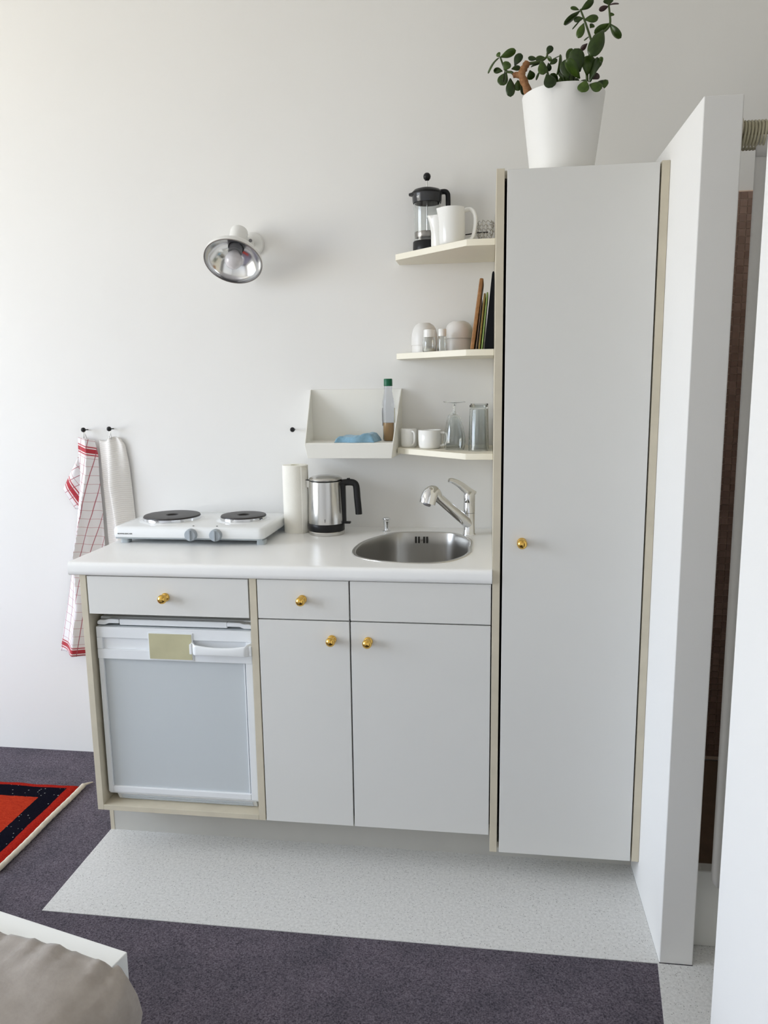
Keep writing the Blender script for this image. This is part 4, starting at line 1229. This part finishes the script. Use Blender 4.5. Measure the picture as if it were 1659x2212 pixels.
STM = [[(0.045, -0.406, 2.181), (0.037, -0.404, 2.190), (0.022, -0.4, 2.197), (0.007, -0.4, 2.231)],
       [(0.077, -0.406, 2.207), (0.108, -0.402, 2.212), (0.126, -0.4, 2.222), (0.128, -0.4, 2.232)],
       [(0.112, -0.402, 2.213), (0.128, -0.41, 2.185), (0.150, -0.40, 2.105)],
       [(0.240, -0.400, 2.105), (0.230, -0.4, 2.178), (0.239, -0.4, 2.243), (0.235, -0.4, 2.264), (0.220, -0.4, 2.304), (0.209, -0.4, 2.330)],
       [(0.240, -0.4, 2.243), (0.247, -0.4, 2.264), (0.273, -0.4, 2.276), (0.284, -0.4, 2.291), (0.282, -0.4, 2.317), (0.279, -0.4, 2.337)],
       [(0.187, -0.39, 2.105), (0.192, -0.385, 2.174), (0.196, -0.38, 2.198)]]
for s_ in STM:
    pts = smoothpath(s_, 5)
    MB().tube(pts, [0.0040 - 0.0018 * i / (len(pts) - 1) for i in range(len(pts))], 10).build('stem', 'stem_green', pot, smooth=70)
LEAVES = [(0.006,-0.4,2.231,0.0,-0.4,2.241,0.011),
          (0.008,-0.4,2.23,0.048,-0.4,2.244,0.014),
          (0.004,-0.4,2.229,-0.024,-0.4,2.192,0.01),
          (0.045,-0.4,2.207,0.061,-0.4,2.236,0.02),
          (0.018,-0.406,2.195,0.029,-0.41,2.214,0.021),
          (0.014,-0.394,2.198,-0.01,-0.39,2.203,0.014),
          (0.024,-0.4,2.192,0.008,-0.4,2.162,0.025),
          (0.019,-0.412,2.191,0.015,-0.42,2.16,0.004),
          (0.034,-0.406,2.175,0.035,-0.41,2.128,0.022),
          (0.054,-0.388,2.176,0.056,-0.38,2.152,0.02),
          (0.063,-0.388,2.169,0.07,-0.38,2.141,0.012),
          (0.037,-0.388,2.204,0.061,-0.38,2.21,0.014),
          (0.087,-0.394,2.203,0.111,-0.39,2.214,0.009),
          (0.085,-0.382,2.2,0.091,-0.37,2.181,0.02),
          (0.103,-0.4,2.219,0.079,-0.4,2.224,0.012),
          (0.124,-0.4,2.221,0.098,-0.4,2.219,0.014),
          (0.112,-0.412,2.208,0.118,-0.42,2.173,0.021),
          (0.121,-0.507,2.143,0.135,-0.513,2.109,0.028),
          (0.128,-0.4,2.228,0.139,-0.4,2.249,0.016),
          (0.112,-0.4,2.192,0.101,-0.4,2.168,0.007),
          (0.127,-0.406,2.221,0.139,-0.41,2.21,0.008),
          (0.134,-0.4,2.204,0.154,-0.4,2.216,0.012),
          (0.14,-0.394,2.217,0.161,-0.39,2.227,0.005),
          (0.154,-0.388,2.181,0.164,-0.38,2.234,0.011),
          (0.132,-0.388,2.213,0.136,-0.38,2.195,0.012),
          (0.21,-0.4,2.328,0.242,-0.4,2.35,0.013),
          (0.206,-0.4,2.328,0.184,-0.4,2.336,0.011),
          (0.208,-0.4,2.326,0.168,-0.4,2.297,0.005),
          (0.217,-0.4,2.308,0.193,-0.4,2.305,0.014),
          (0.22,-0.4,2.305,0.255,-0.4,2.307,0.02),
          (0.212,-0.4,2.306,0.19,-0.4,2.284,0.005),
          (0.218,-0.406,2.294,0.205,-0.41,2.258,0.018),
          (0.236,-0.388,2.289,0.245,-0.38,2.301,0.013),
          (0.235,-0.388,2.269,0.222,-0.38,2.264,0.008),
          (0.284,-0.4,2.291,0.313,-0.4,2.255,0.011),
          (0.284,-0.394,2.294,0.246,-0.39,2.275,0.014),
          (0.265,-0.424,2.267,0.234,-0.44,2.201,0.034),
          (0.231,-0.382,2.255,0.216,-0.37,2.245,0.011),
          (0.21,-0.418,2.175,0.194,-0.43,2.227,0.035),
          (0.182,-0.382,2.211,0.193,-0.37,2.251,0.02),
          (0.229,-0.406,2.17,0.235,-0.41,2.216,0.034),
          (0.237,-0.412,2.15,0.253,-0.42,2.207,0.02),
          (0.251,-0.382,2.18,0.268,-0.37,2.226,0.016),
          (0.21,-0.424,2.157,0.173,-0.44,2.2,0.013),
          (0.174,-0.382,2.175,0.181,-0.37,2.219,0.033),
          (0.216,-0.509,2.122,0.206,-0.515,2.093,0.026),
          (0.225,-0.506,2.113,0.255,-0.512,2.1,0.024),
          (0.247,-0.388,2.166,0.263,-0.38,2.18,0.016),
          (0.189,-0.382,2.169,0.159,-0.37,2.2,0.016),
          (0.28,-0.4,2.334,0.305,-0.4,2.336,0.008),
          (0.279,-0.4,2.332,0.255,-0.4,2.325,0.008),
          (0.28,-0.4,2.335,0.277,-0.4,2.351,0.024),
          (0.285,-0.4,2.308,0.289,-0.4,2.316,0.013)]
leaf_me = {}
def leaf_mesh(kind):
    """paddle-shaped succulent leaf, unit length along +Y, unit width, faces +Z"""
    if kind in leaf_me:
        return leaf_me[kind]
    mb = MB()
    nv, seg = 14, 12
    prof = []
    for j in range(nv + 1):
        t = j / nv
        if t < 0.60:
            w = 0.5 * (0.13 + 0.87 * math.sin(PI / 2 * t / 0.60) ** 1.15)
        else:
            w = 0.5 * math.sqrt(max(0.0, 1 - ((t - 0.60) / 0.40) ** 2.1))
        prof.append((t, max(w, 0.004)))
    rings = []
    for t, w in prof:
        zc = (0.10 if kind == 'curl' else 0.03) * math.sin(PI * t) if kind != 'droop' else -0.22 * t * t + 0.10 * t
        th = 0.055 * min(1.0, w / 0.25 + 0.25)
        ids_ = []
        for s in range(seg):
            a = 2 * PI * s / seg
            x = w * math.cos(a)
            z = zc + th * math.sin(a) - 0.12 * (x / 0.5) ** 2 * 0.35
            ids_.append(len(mb.v)); mb.v.append((x, t, z))
        rings.append(ids_)
    for a, b_ in zip(rings, rings[1:]):
        for s in range(seg):
            j = (s + 1) % seg
            mb.f.append((a[s], a[j], b_[j], b_[s]))
    mb.f.append(tuple(reversed(rings[0]))); mb.f.append(tuple(rings[-1]))
    o = mb.build('leaf', 'leaf_green', org=(0, 0, 0), smooth=75)
    me = o.data
    bpy.data.objects.remove(o)
    leaf_me[kind] = me
    return me
_rs = random.Random(11)
for _k in range(16):
    _x, _y = _rs.uniform(0.15, 0.262), _rs.uniform(-0.41, -0.33)
    _z = _rs.uniform(2.118, 2.178)
    _a = _rs.uniform(-1.1, 1.1)
    _L = _rs.uniform(0.034, 0.05)
    LEAVES.append((_x, _y, _z, _x + _L * math.sin(_a), _y + _rs.uniform(-0.012, 0.012), _z + _L * math.cos(_a), _L * _rs.uniform(0.4, 0.62)))
PURPLE = (37, 47, 49, 50)
DROOP = (34, 35)
me_p = None
for i, (x0, y0, z0, x1, y1, z1, w) in enumerate(LEAVES):
    A, B_ = Vector((x0, y0, z0)), Vector((x1, y1, z1))
    if i == 50 or i == 49:
        pass
    Y = (B_ - A); L = Y.length
    w *= 1.12
    wn_ = max(w, 0.50 * L, 0.013)
    ang = math.acos(max(0.12, min(1.0, w / wn_)))
    Y.normalize()
    view = Vector((0.05 + random.uniform(-0.25, 0.25), -1.0, random.uniform(-0.1, 0.35)))
    Z = (view - Y * view.dot(Y)).normalized()
    sg = 1 if random.random() < 0.5 else -1
    Z = (Matrix.Rotation(ang * sg, 3, Y) @ Z).normalized()
    X = Y.cross(Z)
    kind = 'curl' if random.random() < 0.5 else 'flat'
    me = leaf_mesh(kind)
    if i in PURPLE:
        if me_p is None:
            me_p = me.copy(); me_p.materials.clear(); me_p.materials.append(MAT['leaf_purple'])
        me = me_p
    o = bpy.data.objects.new('leaf', me)
    COL.objects.link(o)
    o.parent = pot
    zs = max(L * 0.9, wn_ * 0.8)
    Mx = Matrix(((X.x * wn_, Y.x * L, Z.x * zs, A.x - pc.x), (X.y * wn_, Y.y * L, Z.y * zs, A.y - pc.y), (X.z * wn_, Y.z * L, Z.z * zs, A.z - pc.z), (0, 0, 0, 1)))
    o.matrix_local = Mx

# ------------------------------------------------------------------ rug
rg_ = thing('rug', 'red wool rug with dark navy border lying on the carpet', 'rug', (-1.4275, -0.266, -0.0019))
nxr, nyr = 60, 60
RX, RY = -1.4275, -0.266
def rug_pile(u, v):
    x = RX - u * 1.45
    y = RY - v * 0.475
    e = min(1.0, min(u * 1.45, v * 0.475, 0.475 - v * 0.475) / 0.008)
    return (x, y + 0.0015 * math.sin(x * 60), 0.004 + 0.0065 * e ** 0.5 + 0.0012 * math.sin(x * 31) * math.sin(y * 27))
mb = MB().grid(rug_pile, 120, 90)
k0 = len(mb.v)
mb.grid(lambda u, v: (rug_pile(u, v)[0], rug_pile(u, v)[1], -0.0018), 120, 90)
for i in range(120):
    mb.f.append((i, k0 + i, k0 + i + 1, i + 1))
    q = 90 * 121
    mb.f.append((q + i, q + i + 1, k0 + q + i + 1, k0 + q + i))
for j in range(90):
    mb.f.append((j * 121, (j + 1) * 121, k0 + (j + 1) * 121, k0 + j * 121))
    q = 120
    mb.f.append((q + j * 121, k0 + q + j * 121, k0 + q + (j + 1) * 121, q + (j + 1) * 121))
pile = mb.build('pile', 'rug_wool', rg_, smooth=50)
cp = [(RX + 0.0085 + 0.0010 * math.sin(t * 11), RY + 0.006 - t * 0.487, 0.0075) for t in [k / 60 for k in range(61)]]
MB().tube(cp, [0.0085 + 0.0005 * math.sin(k * 1.7) for k in range(61)], 10, flat=(1.0, 1.0)).build('edge_cord', 'rope_cream', rg_, smooth=70)
MB().tube(smoothpath([(RX + 0.0085, RY + 0.004, 0.008), (RX + 0.014, RY + 0.022, 0.006), (RX + 0.026, RY + 0.040, 0.003)], 4), [0.0075, 0.007, 0.006, 0.005, 0.0042, 0.0036, 0.003, 0.0025, 0.002], 8).build('tassel', 'rope_cream', rg_, smooth=70)

# ------------------------------------------------------------------ bed corner
ba = math.radians(-14.0)
bu = Vector((math.cos(ba), math.sin(ba), 0)); bv = Vector((math.sin(ba), -math.cos(ba), 0))
B0 = Vector((-0.6721, -1.3985, 0.0))
def bp(u, v, z):
    p = B0 + bu * u + bv * v
    return (p.x, p.y, z)
bed = thing('bed', 'low white bed frame standing on the carpet', 'bed', bp(-0.6, 0.9, 0.0))
def bbox(u0, u1, v0, v1, z0, z1):
    mb = MB()
    mb.v = [bp(u, v, z) for z in (z0, z1) for v in (v0, v1) for u in (u0, u1)]
    mb.f = [(0, 2, 3, 1), (4, 5, 7, 6), (0, 1, 5, 4), (2, 6, 7, 3), (0, 4, 6, 2), (1, 3, 7, 5)]
    return mb
bbox(-1.30, 0.0, 0.0, 1.95, 0.05, 0.35).build('frame', 'bed_white', bed, bevel=0.002)
for u, v in ((-0.06, 0.06), (-1.24, 0.06), (-0.06, 1.89), (-1.24, 1.89)):
    bbox(u - 0.03, u + 0.03, v - 0.03, v + 0.03, -0.0019, 0.05).build('leg', 'bed_white', bed, smooth=0)
prof_s = [(0.066, 0.150), (0.078, 0.205), (0.085, 0.255), (0.0855, 0.295), (0.078, 0.328), (0.064, 0.352), (0.044, 0.370), (0.018, 0.381), (-0.015, 0.387), (-0.06, 0.390)]
def fine(P, n_=4):
    out_ = []
    for (a0, b0), (a1, b1) in zip(P, P[1:]):
        for k in range(n_):
            out_.append((a0 + (a1 - a0) * k / n_, b0 + (b1 - b0) * k / n_))
    return out_ + [P[-1]]
prof_all = fine(prof_s) + [(-0.06 - k * 0.0115, 0.391) for k in range(1, 104)]
np_ = len(prof_all)
def spread(i, j, n_v=70):
    u, z = prof_all[i]
    t = j / n_v
    v = 0.060 + (1.86) * t ** 1.6
    # front edge: dips back toward the draped corner, slightly scalloped
    edge = 0.016 * max(0.0, -u) / 0.2 if u < 0 else 0.0
    edge = min(edge, 0.03)
    if u > 0.0:
        edge = max(0.0, (0.295 - z)) * 0.7
    fade = math.exp(-t * 16)
    v += edge * fade
    v1 = v
    scal = 0.55 * math.sin(u * 128 + 0.8) + 0.35 * math.sin(u * 79 + 2.0) + 0.25 * math.sin(u * 213)
    v += 0.0045 * scal * fade
    near = math.exp(-((v1 - 0.06) / 0.055) ** 2)
    zz = z + 0.0065 * scal * near + 0.0030 * math.sin(v * 23 + u * 17) + 0.0022 * math.sin(v * 41 - u * 29 + 1.0)
    zz -= 0.0030 * math.exp(-((v1 - 0.096) / 0.0035) ** 2) - 0.0022 * math.exp(-((v1 - 0.088) / 0.005) ** 2)
    if t < 0.04 and u < 0.03:
        zz -= (0.04 - t) / 0.04 * max(0.0, z - 0.3555) * 0.9
    if u < 0.012:
        zz = max(zz, 0.3535)
    uu = u + (0.007 * math.sin(v * 34 + z * 9) + 0.004 * math.sin(v * 61 - z * 14)) * max(0.0, min(1.0, (u - 0.01) / 0.05))
    return bp(uu, v, zz)
mb = MB()
for j in range(71):
    for i in range(np_):
        mb.v.append(spread(i, j))
for j in range(70):
    for i in range(np_ - 1):
        a = j * np_ + i
        mb.f.append((a, a + 1, a + np_ + 1, a + np_))
bs = mb.build('bedspread', 'bedspread', org=bp(-0.6, 0.9, 0.38), solid=0.004, smooth=80)
tag(bs, 'wrinkled taupe bedspread lying over the white bed frame', 'bedspread')

# helper bookkeeping is not part of the scene
for o in bpy.data.objects:
    if '_org' in o:
        del o['_org']
